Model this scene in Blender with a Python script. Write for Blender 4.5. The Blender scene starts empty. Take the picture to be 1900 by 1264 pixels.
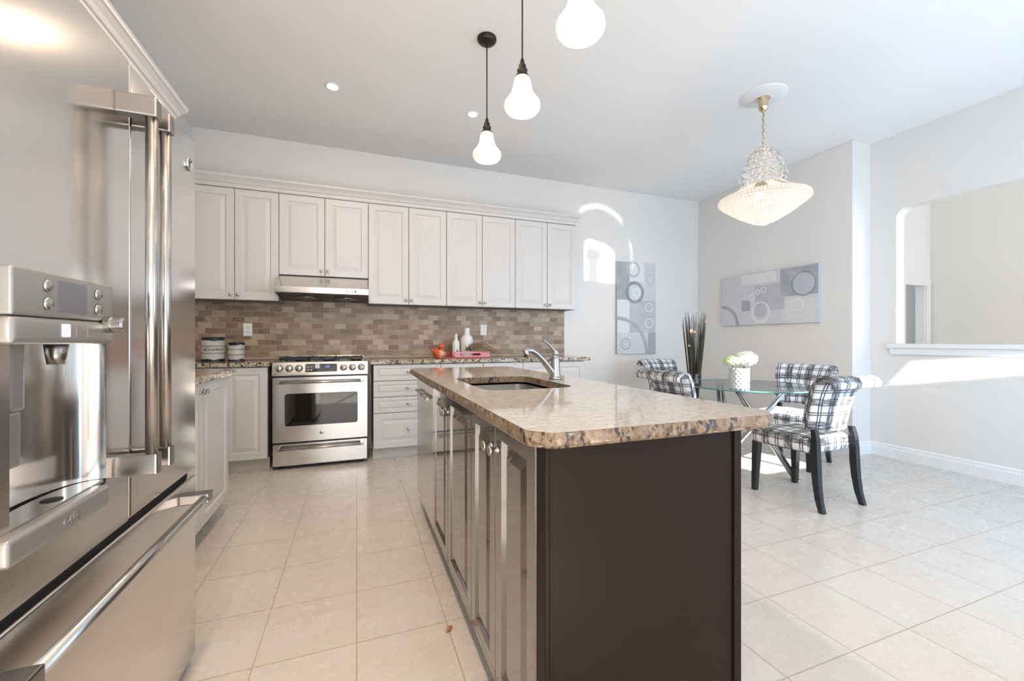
import bpy, bmesh, math, random
from mathutils import Vector, Matrix
random.seed(7)
S = bpy.context.scene
C = S.collection
PI = math.pi

# ------------------------------------------------------------------ camera
TH = math.atan(288 / 770)
CAM_H = 1.115
cam = bpy.data.cameras.new('camera')
cam.sensor_width = 36
cam.lens = 36 * 770 / 1900
cam.clip_start = 0.02
co = bpy.data.objects.new('camera', cam)
C.objects.link(co)
co.location = (0, 0, CAM_H)
co.rotation_euler = (PI / 2, 0, -TH)
S.camera = co

# ------------------------------------------------------------------ world, sun, large lights, exposure
S.view_settings.view_transform = 'Standard'
S.view_settings.look = 'None'
S.view_settings.gamma = 1
S.view_settings.use_curve_mapping = False
S.view_settings.exposure = 0.50
S.cycles.use_denoising = True
S.cycles.sample_clamp_indirect = 6
S.cycles.caustics_refractive = False
S.cycles.blur_glossy = 1.0
S.cycles.max_bounces = 14
S.cycles.transparent_max_bounces = 16
W = bpy.data.worlds.new('world')
S.world = W
W.use_nodes = True
bg = W.node_tree.nodes['Background']
bg.inputs['Color'].default_value = (0.84, 0.92, 1.0, 1)
bg.inputs['Strength'].default_value = 0.8


def light(name, kind, loc, energy, color, target=None, size=None, size_y=None, spread=None, shape=None, angle=None):
    l = bpy.data.lights.new(name, kind)
    l.energy = energy
    l.color = color
    if kind == 'AREA':
        l.shape = shape or ('RECTANGLE' if size_y else 'DISK')
        l.size = size
        if size_y: l.size_y = size_y
        if spread is not None: l.spread = spread
    elif kind in ('POINT', 'SPOT') and size:
        l.shadow_soft_size = size
    elif kind == 'SUN':
        l.angle = angle or 0.009
    o = bpy.data.objects.new(name, l)
    C.objects.link(o)
    o.location = loc
    if target is not None:
        o.rotation_euler = (Vector(target) - Vector(loc)).to_track_quat('-Z', 'Y').to_euler()
    return o


COOL = (0.44, 0.70, 1.0)
WARM = (1.0, 0.77, 0.55)
SUN_DIR = Vector((-0.5, 2.15, -1.38)).normalized()
light('sun', 'SUN', (3.6, -3, 5), 14, (1.0, 0.97, 0.92), target=Vector((3.6, -3, 5)) + SUN_DIR, angle=0.01)
light('patio_window_daylight', 'AREA', (3.6, -0.43, 1.25), 46, COOL, target=(3.6, 3, 1.25), size=2.1, size_y=2.3)
light('family_room_fill', 'AREA', (0.5, -3.48, 1.45), 50, (0.93, 0.96, 1.0), target=(0.5, 3, 1.45), size=3.0, size_y=1.9)  # added area lamp at an unseen window, fills the kitchen
light('living_room_fill', 'AREA', (6.9, -0.9, 2.2), 66, (0.97, 0.98, 1.0), target=(6.9, 4, 2.0), size=3.0, size_y=3.0)  # added area lamp to brighten the living room, which has no window

# ------------------------------------------------------------------ materials


class NB:
    def __init__(s, name):
        s.m = bpy.data.materials.new(name)
        s.m.use_nodes = True
        s.t = s.m.node_tree
        s.n = s.t.nodes
        s.b = s.n['Principled BSDF']

    def new(s, kind, **kw):
        nd = s.n.new(kind)
        for k, v in kw.items(): setattr(nd, k, v)
        return nd

    def put(s, sock, v):
        if isinstance(v, bpy.types.NodeSocket): s.t.links.new(v, sock)
        elif v is not None:
            if isinstance(v, (tuple, list)) and len(v) == 3 and sock.type == 'RGBA': v = (*v, 1)
            sock.default_value = v

    def math(s, op, a, b=None, c=None, clamp=False):
        nd = s.new('ShaderNodeMath', operation=op, use_clamp=clamp)
        for i, v in enumerate((a, b, c)):
            if v is not None: s.put(nd.inputs[i], v)
        return nd.outputs[0]

    def mix(s, f, a, b, blend='MIX'):
        nd = s.new('ShaderNodeMix', data_type='RGBA', blend_type=blend)
        s.put(nd.inputs[0], f); s.put(nd.inputs[6], a); s.put(nd.inputs[7], b)
        return nd.outputs[2]

    def coord(s, kind='Object'):
        return s.new('ShaderNodeTexCoord').outputs[kind]

    def sep(s, v):
        nd = s.new('ShaderNodeSeparateXYZ'); s.put(nd.inputs[0], v)
        return nd.outputs

    def comb(s, x, y, z=0.0):
        nd = s.new('ShaderNodeCombineXYZ')
        s.put(nd.inputs[0], x); s.put(nd.inputs[1], y); s.put(nd.inputs[2], z)
        return nd.outputs[0]

    def mapping(s, v, scale=(1, 1, 1), loc=(0, 0, 0)):
        nd = s.new('ShaderNodeMapping'); s.put(nd.inputs[0], v)
        nd.inputs['Scale'].default_value = scale; nd.inputs['Location'].default_value = loc
        return nd.outputs[0]

    def noise(s, v, scale, detail=4, rough=.55, out='Fac'):
        nd = s.new('ShaderNodeTexNoise'); s.put(nd.inputs['Vector'], v)
        nd.inputs['Scale'].default_value = scale; nd.inputs['Detail'].default_value = detail
        nd.inputs['Roughness'].default_value = rough
        return nd.outputs[out]

    def voronoi(s, v, scale, out='Color', feature='F1'):
        nd = s.new('ShaderNodeTexVoronoi', feature=feature); s.put(nd.inputs['Vector'], v)
        nd.inputs['Scale'].default_value = scale
        return nd.outputs[out]

    def ramp(s, f, stops):
        nd = s.new('ShaderNodeValToRGB'); s.put(nd.inputs[0], f)
        e = nd.color_ramp.elements
        while len(e) < len(stops): e.new(.5)
        for el, (p, c) in zip(e, stops):
            el.position = p; el.color = (*c, 1) if len(c) == 3 else c
        return nd.outputs[0]

    def smooth(s, x, a, b):
        nd = s.new('ShaderNodeMapRange', interpolation_type='SMOOTHSTEP')
        s.put(nd.inputs[0], x); nd.inputs[1].default_value = a; nd.inputs[2].default_value = b
        return nd.outputs[0]

    def bump(s, h, strength=.3, dist=.01):
        nd = s.new('ShaderNodeBump'); s.put(nd.inputs['Height'], h)
        nd.inputs['Strength'].default_value = strength; nd.inputs['Distance'].default_value = dist
        s.t.links.new(nd.outputs[0], s.b.inputs['Normal'])

    def set(s, **kw):
        for k, v in kw.items(): s.put(s.b.inputs[k.replace('_', ' ')], v)
        return s.m


def plain(name, col, rough=.5, metal=0.0, spec=.5, noise=0.0, coat=0.0, emis=None, estr=0.0, nscale=6):
    b = NB(name)
    c = col
    if noise:
        n = b.noise(b.coord(), nscale)
        c = b.mix(n, tuple(x * (1 - noise) for x in col), tuple(min(1, x * (1 + noise)) for x in col))
    b.set(Base_Color=c, Roughness=rough, Metallic=metal, Specular_IOR_Level=spec, Coat_Weight=coat)
    if emis: b.set(Emission_Color=emis, Emission_Strength=estr)
    return b.m


def stainless(name, col=(.73, .70, .67), rough=.19, stretch=(2, 2, 160)):
    b = NB(name)
    n = b.noise(b.mapping(b.coord(), stretch), 3, 2)
    b.set(Base_Color=b.mix(n, tuple(x * .98 for x in col), tuple(min(1, x * 1.02) for x in col)), Metallic=1.0,
          Roughness=b.math('MULTIPLY_ADD', n, .03, rough - .015))
    return b.m


def thin_glass(name, tint, refl=1.0):
    b = NB(name)
    tr = b.new('ShaderNodeBsdfTransparent'); tr.inputs[0].default_value = (*tint, 1)
    gl = b.new('ShaderNodeBsdfGlossy'); gl.inputs['Roughness'].default_value = .01
    lw = b.new('ShaderNodeFresnel'); lw.inputs[0].default_value = 1.5
    mx = b.new('ShaderNodeMixShader')
    b.t.links.new(b.math('MULTIPLY', lw.outputs[0], refl), mx.inputs[0])
    b.t.links.new(tr.outputs[0], mx.inputs[1]); b.t.links.new(gl.outputs[0], mx.inputs[2])
    b.t.links.new(mx.outputs[0], b.n['Material Output'].inputs[0])
    return b.m


M = {}
M['wall'] = plain('painted_wall', (.80, .775, .745), .42, noise=.012, nscale=3)
M['ceiling'] = plain('painted_ceiling', (.89, .885, .88), .8)
M['cream_wall'] = plain('cream_paint', (.80, .785, .755), .6)
M['trim'] = plain('white_trim', (.86, .86, .86), .35)
M['cab'] = plain('white_lacquer', (.68, .658, .638), .36, spec=.45)
M['carcass'] = plain('shade_dark_carcass', (.20, .185, .17), .6)  # carcass coloured dark so the gaps between doors look shaded
M['toe'] = plain('toe_kick_laminate', (.66, .60, .54), .5)
M['dark'] = plain('espresso_wood', (.016, .0095, .0075), .45, spec=.12, noise=.25, nscale=4)
M['espresso'] = plain('espresso_lacquer', (.055, .038, .024), .20, spec=.5, coat=1.0)
M['espresso'].node_tree.nodes['Principled BSDF'].inputs['IOR'].default_value = 2.3
M['black'] = plain('black_plastic', (.012, .012, .013), .35)
M['gap'] = plain('dark_rubber', (.012, .011, .010), .8)
M['steel'] = stainless('brushed_steel')
M['steel_h'] = stainless('brushed_steel_horizontal', stretch=(2, 160, 160))
M['steel_dark'] = stainless('dark_brushed_steel', (.32, .295, .28), .3)
M['chrome'] = plain('chrome', (.60, .60, .62), .10, 1.0)
M['fchrome'] = plain('faucet_chrome', (.36, .36, .38), .12, 1.0)
M['satin'] = plain('satin_nickel', (.52, .50, .48), .24, 1.0)
M['bronze'] = plain('oil_rubbed_bronze', (.045, .036, .031), .38, .8)
M['brass'] = plain('polished_brass', (.68, .55, .40), .14, 1.0)
M['legblack'] = plain('black_stained_wood', (.018, .018, .020), .35)
M['glassdark'] = plain('oven_glass', (.012, .010, .009), .04, spec=.9)
M['screen'] = plain('grey_screen', (.17, .17, .19), .18)
M['panelgrey'] = plain('satin_grey_plastic', (.36, .345, .325), .36, .6)
M['white'] = plain('glazed_white', (.84, .84, .83), .25)
M['whiteplastic'] = plain('white_plastic', (.86, .86, .85), .35)
M['red'] = plain('red_lacquer', (.42, .055, .05), .3)
M['pink'] = plain('pink_lacquer', (.78, .30, .32), .35)
M['ink'] = plain('ink', (.03, .025, .025), .6)
M['straw'] = plain('dry_straw', (.27, .17, .07), .75, noise=.35, nscale=30)
M['leafgreen'] = plain('dark_leaf', (.03, .06, .045), .6)
M['stick'] = plain('dark_twig', (.05, .042, .034), .75, noise=.4, nscale=25)
M['petal'] = plain('tan_petal', (.62, .40, .26), .6)
M['clear'] = thin_glass('clear_thin_glass', (.93, .97, .96))
M['tableglass'] = thin_glass('table_glass', (.84, .93, .92), 1.0)
M['glassrim'] = plain('glass_rim', (.10, .26, .25), .08, spec=.9)
M['lens'] = plain('lamp_lens', (1, 1, 1), .4, emis=(1, .93, .82), estr=9)
M['bulb'] = plain('lamp_bulb', (1, 1, 1), .4, emis=(1, .90, .74), estr=2.2)
M['clock'] = plain('blue_digits', (.02, .03, .1), .4, emis=(.15, .3, 1), estr=1.2)
M['btnlit'] = plain('lit_button', (.7, .7, .75), .35, emis=(.75, .78, 1), estr=.25)
M['sticker'] = plain('paper_sticker', (.75, .68, .70), .6)


def m_floor():
    b = NB('beige_floor_tile')
    x, y, z = b.sep(b.coord())
    T = .333

    def line(c, off):
        f = b.math('FRACT', b.math('DIVIDE', b.math('ADD', c, 50 * T - off), T))
        return b.math('MINIMUM', f, b.math('SUBTRACT', 1.0, f))
    d = b.math('MULTIPLY', b.math('MINIMUM', line(x, 0.0), line(y, 1.3)), T)
    g = b.smooth(d, .0012, .0030)
    ix = b.math('FLOOR', b.math('DIVIDE', b.math('ADD', x, 50 * T), T))
    iy = b.math('FLOOR', b.math('DIVIDE', b.math('ADD', y, 50 * T - 1.3), T))
    wn = b.new('ShaderNodeTexWhiteNoise', noise_dimensions='3D'); b.put(wn.inputs['Vector'], b.comb(ix, iy, 0.0))
    off = b.new('ShaderNodeVectorMath', operation='MULTIPLY_ADD')
    b.put(off.inputs[0], wn.outputs['Color']); off.inputs[1].default_value = (9, 9, 9); b.put(off.inputs[2], b.coord())
    n1 = b.noise(b.mapping(off.outputs[0], (2.0, 4.5, 1)), 1.8, 4, .6)
    n2 = b.noise(off.outputs[0], 14, 5, .65)
    c = b.ramp(n1, [(.28, (.65, .59, .53)), (.52, (.68, .63, .575)), (.75, (.70, .655, .605))])
    c = b.mix(b.math('MULTIPLY', n2, .2), c, (.70, .66, .60))
    c = b.mix(b.math('MULTIPLY_ADD', wn.outputs['Value'], .10, 0.0), c, (.58, .49, .41))
    c = b.mix(g, (.47, .38, .31), c)
    b.set(Base_Color=c, Roughness=b.math('MULTIPLY_ADD', n2, .06, .24), Specular_IOR_Level=.5)
    b.bump(g, .25, .002)
    return b.m


def m_backsplash():
    b = NB('tumbled_stone_tile')
    x, y, z = b.sep(b.coord())
    v = b.comb(x, z, 0.0)
    br = b.new('ShaderNodeTexBrick'); b.put(br.inputs['Vector'], v)
    br.inputs['Color1'].default_value = (0, 0, 0, 1); br.inputs['Color2'].default_value = (1, 1, 1, 1)
    br.inputs['Scale'].default_value = 1.0; br.inputs['Mortar Size'].default_value = .0022
    br.inputs['Mortar Smooth'].default_value = .3
    br.inputs['Brick Width'].default_value = .104; br.inputs['Row Height'].default_value = .0535
    br.inputs['Mortar'].default_value = (.5, .5, .5, 1)
    f = b.sep(br.outputs['Color'])[0]
    n = b.noise(b.mapping(b.coord(), (1, 1, 2.2)), 16, 6, .65)
    k = b.math('ADD', b.math('MULTIPLY', f, .70), b.math('MULTIPLY', n, .55))
    c = b.ramp(k, [(.12, (.15, .095, .062)), (.42, (.27, .185, .122)), (.70, (.37, .27, .187)), (.98, (.52, .41, .31))])
    c = b.mix(br.outputs['Fac'], c, (.44, .36, .28))
    b.set(Base_Color=c, Roughness=.42, Specular_IOR_Level=.45)
    b.bump(b.math('SUBTRACT', b.math('MULTIPLY', n, .3), br.outputs['Fac']), .5, .004)
    return b.m


def m_granite(name, light=(.66, .58, .47), mid=(.52, .43, .32), dark=(.07, .05, .04), amount=.5, rough=.1, scale=1.0, stretch=(1, 1, 1)):
    b = NB(name)
    v = b.mapping(b.coord(), stretch)
    n1 = b.noise(v, 14 * scale, 6, .65)
    n2 = b.noise(v, 60 * scale, 4, .6)
    n3 = b.noise(v, 26 * scale, 5, .7)
    c = b.ramp(n1, [(.32, mid), (.55, light), (.72, tuple(min(1, q * 1.12) for q in light))])
    c = b.mix(b.smooth(n2, .50, .64), c, mid)
    sp = b.math('MULTIPLY', b.smooth(n3, .62 - amount * .12, .72 - amount * .1), b.smooth(n2, .40, .52))
    c = b.mix(sp, c, dark)
    b.set(Base_Color=c, Roughness=rough, Specular_IOR_Level=.6)
    return b.m


def m_plaid():
    b = NB('sketched_plaid_fabric')
    uv = b.coord('UV')
    x, y, z = b.sep(uv)
    wob = b.noise(uv, 9, 3)
    nz = b.noise(b.mapping(uv, (60, 8, 1)), 1.5, 4, .7)
    nz2 = b.noise(b.mapping(uv, (8, 60, 1)), 1.5, 4, .7)

    def axis(c, nn, P, seed):
        cc = b.math('ADD', c, b.math('MULTIPLY', b.math('SUBTRACT', wob, .5), .016))
        f = b.math('FRACT', b.math('DIVIDE', b.math('ADD', cc, 5.0 + seed), P))
        band = b.math('MULTIPLY', b.smooth(f, .01, .05), b.math('SUBTRACT', 1.0, b.smooth(f, .34, .44)))
        band = b.math('MULTIPLY', band, b.smooth(nn, .33, .56))

        def ln(p, w):
            return b.math('SUBTRACT', 1.0, b.smooth(b.math('ABSOLUTE', b.math('SUBTRACT', f, p)), w * .5, w))
        lines = b.math('MAXIMUM', b.math('MAXIMUM', ln(.64, .030), ln(.74, .030)), b.math('MAXIMUM', ln(.09, .014), ln(.24, .014)))
        return band, lines
    bx_, lx = axis(x, nz, .165, .03)
    by_, ly = axis(y, nz2, .165, .06)
    c = (.80, .81, .84)
    c = b.mix(b.math('MULTIPLY', bx_, .90), c, (.020, .020, .026))
    c = b.mix(b.math('MULTIPLY', by_, .84), c, (.026, .026, .034))
    c = b.mix(b.math('MULTIPLY', b.math('MAXIMUM', lx, ly), .92), c, (.012, .012, .016))
    b.set(Base_Color=c, Roughness=.75, Sheen_Weight=.2)
    return b.m


def m_shade():
    b = NB('alabaster_lamp_glass')
    n = b.noise(b.mapping(b.coord(), (1, 1, .7)), 9, 5, .6)
    x, y, z = b.sep(b.coord('Generated'))
    hot = b.smooth(z, 1.0, .55)
    c = b.mix(hot, (1.0, .80, .60), (1.0, .95, .88))
    st = b.math('MULTIPLY', b.math('MULTIPLY_ADD', b.smooth(n, .35, .7), .45, .55), b.math('MULTIPLY_ADD', hot, .26, .06))
    b.set(Base_Color=(.85, .83, .80), Roughness=.3, Emission_Color=c, Emission_Strength=st)
    return b.m


M['floor'] = m_floor()
M['splash'] = m_backsplash()
M['granite'] = m_granite('speckled_granite', (.62, .54, .42), (.42, .33, .22), (.035, .028, .022), amount=1.5, scale=1.0)
M['granite_top'] = m_granite('polished_granite', (.54, .50, .435), (.43, .385, .325), (.20, .16, .13), .45, .06, 1.9, (1.0, 2.0, 1))
M['granite_edge'] = m_granite('chiselled_granite', (.25, .180, .118), (.15, .102, .066), (.022, .014, .010), 1.2, .35, 1.5, (1, 1, .5))
M['plaid'] = m_plaid()
M['shade'] = m_shade()
b = NB('crystal'); b.set(Base_Color=(1, 1, 1), Roughness=.02, Transmission_Weight=1.0, IOR=1.5); M['crystal'] = b.m
b = NB('lit_crystal'); b.set(Base_Color=(.95, .90, .83), Roughness=.06, Transmission_Weight=.75, IOR=1.5, Emission_Color=(1, .94, .86), Emission_Strength=.13); M['litcrystal'] = b.m

# ------------------------------------------------------------------ mesh helpers


def bmn(): return bmesh.new()


def box(bm, x0, x1, y0, y1, z0, z1, bev=0.0, seg=2):
    vs = [bm.verts.new((x, y, z)) for x in (x0, x1) for y in (y0, y1) for z in (z0, z1)]
    q = [(0, 1, 3, 2), (4, 6, 7, 5), (0, 4, 5, 1), (2, 3, 7, 6), (0, 2, 6, 4), (1, 5, 7, 3)]
    fs = [bm.faces.new([vs[i] for i in f]) for f in q]
    if bev:
        es = list({e for f in fs for e in f.edges})
        bmesh.ops.bevel(bm, geom=es, offset=bev, segments=seg, affect='EDGES', profile=.6)
    return vs


def lathe(bm, prof, c=(0, 0, 0), seg=32, axis=None, cap=True):
    R = Vector((0, 0, 1)).rotation_difference(Vector(axis)).to_matrix() if axis is not None else Matrix.Identity(3)
    c = Vector(c)
    rings = []
    for r, z in prof:
        if r < 1e-6:
            rings.append([bm.verts.new(c + R @ Vector((0, 0, z)))])
        else:
            rings.append([bm.verts.new(c + R @ Vector((r * math.cos(2 * PI * i / seg), r * math.sin(2 * PI * i / seg), z))) for i in range(seg)])
    for a, d in zip(rings, rings[1:]):
        for i in range(seg):
            j = (i + 1) % seg
            if len(a) == 1 and len(d) == 1: continue
            if len(a) == 1: f = (a[0], d[j], d[i])
            elif len(d) == 1: f = (a[i], a[j], d[0])
            else: f = (a[i], a[j], d[j], d[i])
            try: bm.faces.new(f).smooth = True
            except ValueError: pass
    if cap:
        for rg in (rings[0], rings[-1]):
            if len(rg) > 2:
                try: bm.faces.new(rg)
                except ValueError: pass


def tube(bm, pts, r, seg=12, cap=True):
    pts = [Vector(p) for p in pts]
    rad = r if isinstance(r, (list, tuple)) else [r] * len(pts)
    t0 = (pts[1] - pts[0]).normalized()
    up = Vector((0, 0, 1)) if abs(t0.z) < .9 else Vector((1, 0, 0))
    n = t0.cross(up).normalized()
    rings = []
    for i, p in enumerate(pts):
        t = (pts[min(i + 1, len(pts) - 1)] - pts[max(i - 1, 0)]).normalized()
        n = (n - t * n.dot(t)).normalized()
        bn = t.cross(n)
        rings.append([bm.verts.new(p + (n * math.cos(2 * PI * k / seg) + bn * math.sin(2 * PI * k / seg)) * rad[i]) for k in range(seg)])
    for a, d in zip(rings, rings[1:]):
        for i in range(seg):
            bm.faces.new((a[i], a[(i + 1) % seg], d[(i + 1) % seg], d[i])).smooth = True
    if cap:
        bm.faces.new(rings[0]); bm.faces.new(list(reversed(rings[-1])))


def ball(bm, c, r, u=16, v=10, sc=(1, 1, 1)):
    cx, cy, cz = c
    top = bm.verts.new((cx, cy, cz + r * sc[2])); bot = bm.verts.new((cx, cy, cz - r * sc[2]))
    rg = [[bm.verts.new((cx + r * sc[0] * math.sin(PI * j / v) * math.cos(2 * PI * i / u), cy + r * sc[1] * math.sin(PI * j / v) * math.sin(2 * PI * i / u), cz + r * sc[2] * math.cos(PI * j / v))) for i in range(u)] for j in range(1, v)]
    for i in range(u):
        k = (i + 1) % u
        bm.faces.new((top, rg[0][i], rg[0][k])).smooth = True
        bm.faces.new((bot, rg[-1][k], rg[-1][i])).smooth = True
        for a, d in zip(rg, rg[1:]): bm.faces.new((a[i], d[i], d[k], a[k])).smooth = True


def prism(bm, poly, mp, d0, d1, hole=None):
    """extrude a polygon (2-D) between depths d0 and d1; mp(u, v, d) -> point"""
    loops = [poly] + ([hole] if hole else [])
    for d in (d0, d1):
        es = []
        for lp in loops:
            vs = [bm.verts.new(mp(u, v, d)) for u, v in lp]
            es += [bm.edges.new((vs[i], vs[(i + 1) % len(vs)])) for i in range(len(vs))]
        bmesh.ops.triangle_fill(bm, use_beauty=True, use_dissolve=False, edges=es)
    for lp in loops:
        n = len(lp)
        for i in range(n):
            a, d = lp[i], lp[(i + 1) % n]
            bm.faces.new([bm.verts.new(mp(*a, d0)), bm.verts.new(mp(*d, d0)), bm.verts.new(mp(*d, d1)), bm.verts.new(mp(*a, d1))])
    bmesh.ops.remove_doubles(bm, verts=bm.verts[:], dist=1e-5)


def rrect(u0, u1, v0, v1, r, seg=5):
    out = []
    for cu, cv, a in ((u1 - r, v1 - r, 0), (u0 + r, v1 - r, 90), (u0 + r, v0 + r, 180), (u1 - r, v0 + r, 270)):
        for i in range(seg + 1):
            t = math.radians(a + 90 * i / seg)
            out.append((cu + r * math.cos(t), cv + r * math.sin(t)))
    return out


def panel(bm, O, U, N, w, h, t=.02, frame=.058, depth=.008, raised=True):
    """cabinet door or drawer front: stepped frame with a raised field, V is up"""
    O, U, N, V = Vector(O), Vector(U), Vector(N), Vector((0, 0, 1))
    k = min(1, min(w, h) / .26)
    fr = frame * k
    lp = [(0, 0), (0, t - .003), (.003, t), (fr, t), (fr + .006 * k, t - depth)]
    if raised: lp += [(fr + .016 * k, t - depth), (fr + .042 * k, t - .001)]
    rings = []
    for ins, d in lp:
        rings.append([bm.verts.new(O + U * a + V * c + N * d) for a, c in
                      ((ins, ins), (w - ins, ins), (w - ins, h - ins), (ins, h - ins))])
    for a, d in zip(rings, rings[1:]):
        for i in range(4):
            bm.faces.new((a[i], a[(i + 1) % 4], d[(i + 1) % 4], d[i]))
    bm.faces.new(rings[-1]); bm.faces.new(list(reversed(rings[0])))


def obj(name, bm, mat, parent=None, shift=True, smooth=None):
    """link a bmesh (built in world space unless shift is False) as one mesh object"""
    bmesh.ops.recalc_face_normals(bm, faces=bm.faces[:])
    if parent is not None and shift:
        p = parent
        while p.parent: p = p.parent
        bmesh.ops.translate(bm, verts=bm.verts[:], vec=-Vector(p.location))
    me = bpy.data.meshes.new(name)
    bm.to_mesh(me); bm.free()
    me.materials.append(M[mat] if isinstance(mat, str) else mat)
    if smooth is not None:
        for p in me.polygons: p.use_smooth = True
        me.set_sharp_from_angle(angle=math.radians(smooth))
    o = bpy.data.objects.new(name, me)
    C.objects.link(o)
    if parent is not None: o.parent = parent
    return o


def thing(name, label, cat, loc=(0, 0, 0), group=None, rot=0):
    o = bpy.data.objects.new(name, None)
    o.empty_display_size = .1
    C.objects.link(o)
    o.location = loc; o.rotation_euler = (0, 0, rot)
    return tag(o, label, cat, group)


def tag(o, label, cat, group=None):
    o['label'] = label; o['category'] = cat
    if group: o['group'] = group
    return o


def struct(name, bm, mat):
    o = obj(name, bm, mat); o['kind'] = 'structure'
    return o


def text(name, body, size, loc, U, V, mat, parent, ext=.0008, shift=True, align='CENTER', bend=None):
    cu = bpy.data.curves.new(name, 'FONT')
    cu.body = body; cu.size = size; cu.extrude = ext; cu.align_x = align; cu.align_y = 'CENTER'
    t = bpy.data.objects.new(name, cu); C.objects.link(t)
    me0 = bpy.data.meshes.new_from_object(t.evaluated_get(bpy.context.evaluated_depsgraph_get()))
    bpy.data.objects.remove(t)
    bm = bmn(); bm.from_mesh(me0)
    U, V = Vector(U), Vector(V); N = U.cross(V)
    for v in bm.verts:
        p = v.co.copy()
        if bend:
            a = p.x / bend
            v.co = Vector(loc) + U * (bend * math.sin(a)) + V * p.y + N * (bend * (math.cos(a) - 1) + p.z)
        else:
            v.co = Vector(loc) + U * p.x + V * p.y + N * p.z
    return obj(name, bm, mat, parent, shift)


def knob(parent, p, N, r=.0145, ln=.028, mat='satin', name='knob'):
    bm = bmn()
    lathe(bm, [(0, 0), (r * .75, 0), (r * .7, ln * .12), (r * .36, ln * .25), (r * .34, ln * .5), (r * .8, ln * .66), (r, ln * .8), (r * .85, ln * .95), (0, ln)], p, 20, N)
    return obj(name, bm, mat, parent)


# ------------------------------------------------------------------ setting
YB, ZC = 4.55, 3.06
XL, XA, XB, YJ, YF = -1.40, 4.50, 4.77, 2.61, -.45
XFAR, YDOOR, YK = 9.0, 4.06, -3.5
bm = bmn(); box(bm, XL - .1, XFAR + .1, YK - .1, YB + 1.0, -.1, 0); struct('floor', bm, 'floor')

bm = bmn(); box(bm, XL - .1, 2.45, YK - .1, YB + .1, ZC, ZC + .12); box(bm, 2.45, XB + .12, YF - .1, YB + .1, ZC, ZC + .12); struct('ceiling', bm, 'ceiling')
bm = bmn(); box(bm, XL - .1, XA + .1, YB, YB + .1, 0, ZC); struct('wall_back', bm, 'wall')
bm = bmn(); box(bm, XL - .1, XL, YK - .1, YB, 0, ZC); struct('wall_left', bm, 'wall')
bm = bmn(); box(bm, XA, XB + .12, YJ, YB, 0, ZC, .006); struct('wall_dining', bm, 'wall')
hole = rrect(.15, 2.40, 1.085, 2.36, .10, 6)
hole = [(u, v) for u, v in hole if v > 1.3] + [(.15, 1.085), (2.40, 1.085)]
bm = bmn(); prism(bm, [(YF - .1, 0), (YJ, 0), (YJ, 4.6), (YF - .1, 4.6)], lambda u, v, d: (d, u, v), XB, XB + .12, hole); struct('wall_right', bm, 'wall')
bm = bmn(); box(bm, XB - .045, XB + .15, .10, 2.46, 1.045, 1.082, .006); box(bm, XB - .025, XB, .12, 2.44, .985, 1.045, .004)
struct('trim_1', bm, 'trim')
# unseen front wall with one tall window; patio openings shaped to place the sun
bm = bmn()
for x0, x1, z0, z1 in ((4.62, XB, 0, ZC), (2.45, 4.62, 2.85, ZC), (2.45, 4.62, 1.85, 1.90), (2.45, 3.26, 1.90, 2.85), (3.26, 3.48, 1.90, 2.40)):
    box(bm, x0, x1, YF - .1, YF, z0, z1)
for x0, x1, z0, z1 in ((XL, -1.0, 0, ZC), (2.0, 2.55, 0, ZC), (-1.0, 2.0, 0, .5), (-1.0, 2.0, 2.4, ZC)):
    box(bm, x0, x1, YK - .1, YK, z0, z1)
box(bm, 2.45, 2.55, YK, YF, 0, ZC)
struct('wall_front', bm, 'wall')
bm = bmn()
for x0, x1, z0, z1 in ((2.45, 2.50, 0, 2.85), (4.57, 4.62, 0, 2.85), (2.45, 4.62, 2.82, 2.85), (2.45, 4.62, 0, .04), (3.42, 3.47, 0, 1.85), (2.50, 3.42, .04, 1.85), (3.47, 4.57, .04, 1.85)):  # lower patio panels closed, added to hold back the low sun
    box(bm, x0, x1, YF - .09, YF - .02, z0, z1)
struct('window_1', bm, 'trim')
bm = bmn()
for x0, x1, z0, z1 in ((-1.0, -.95, .5, 2.4), (1.95, 2.0, .5, 2.4), (-1.0, 2.0, .5, .55), (-1.0, 2.0, 2.35, 2.4), (.47, .53, .5, 2.4)):
    box(bm, x0, x1, YK - .09, YK - .02, z0, z1)
struct('window_2', bm, 'trim')


def baseboard(name, a, d, n, h=.125):
    """profiled baseboard from a to d (on the floor), n points into the room"""
    a, d, n = Vector(a), Vector(d), Vector(n)
    bm = bmn()
    pr = [(0, 0), (.016, 0), (.016, h - .04), (.011, h - .03), (.011, h - .012), (.005, h), (0, h)]
    ra = [bm.verts.new(a + n * x + Vector((0, 0, z))) for x, z in pr]
    rd = [bm.verts.new(d + n * x + Vector((0, 0, z))) for x, z in pr]
    for i in range(len(pr)):
        j = (i + 1) % len(pr)
        bm.faces.new((ra[i], ra[j], rd[j], rd[i]))
    bm.faces.new(ra); bm.faces.new(rd)
    return struct(name, bm, 'trim')


baseboard('baseboard_right', (XB, YF, 0), (XB, YJ, 0), (-1, 0, 0))
baseboard('baseboard_jog', (XA - .016, YJ, 0), (XB, YJ, 0), (0, -1, 0))
baseboard('baseboard_dining', (XA, YJ - .016, 0), (XA, YB, 0), (-1, 0, 0))
baseboard('baseboard_back', (2.42, YB, 0), (XA, YB, 0), (0, -1, 0))
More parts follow.
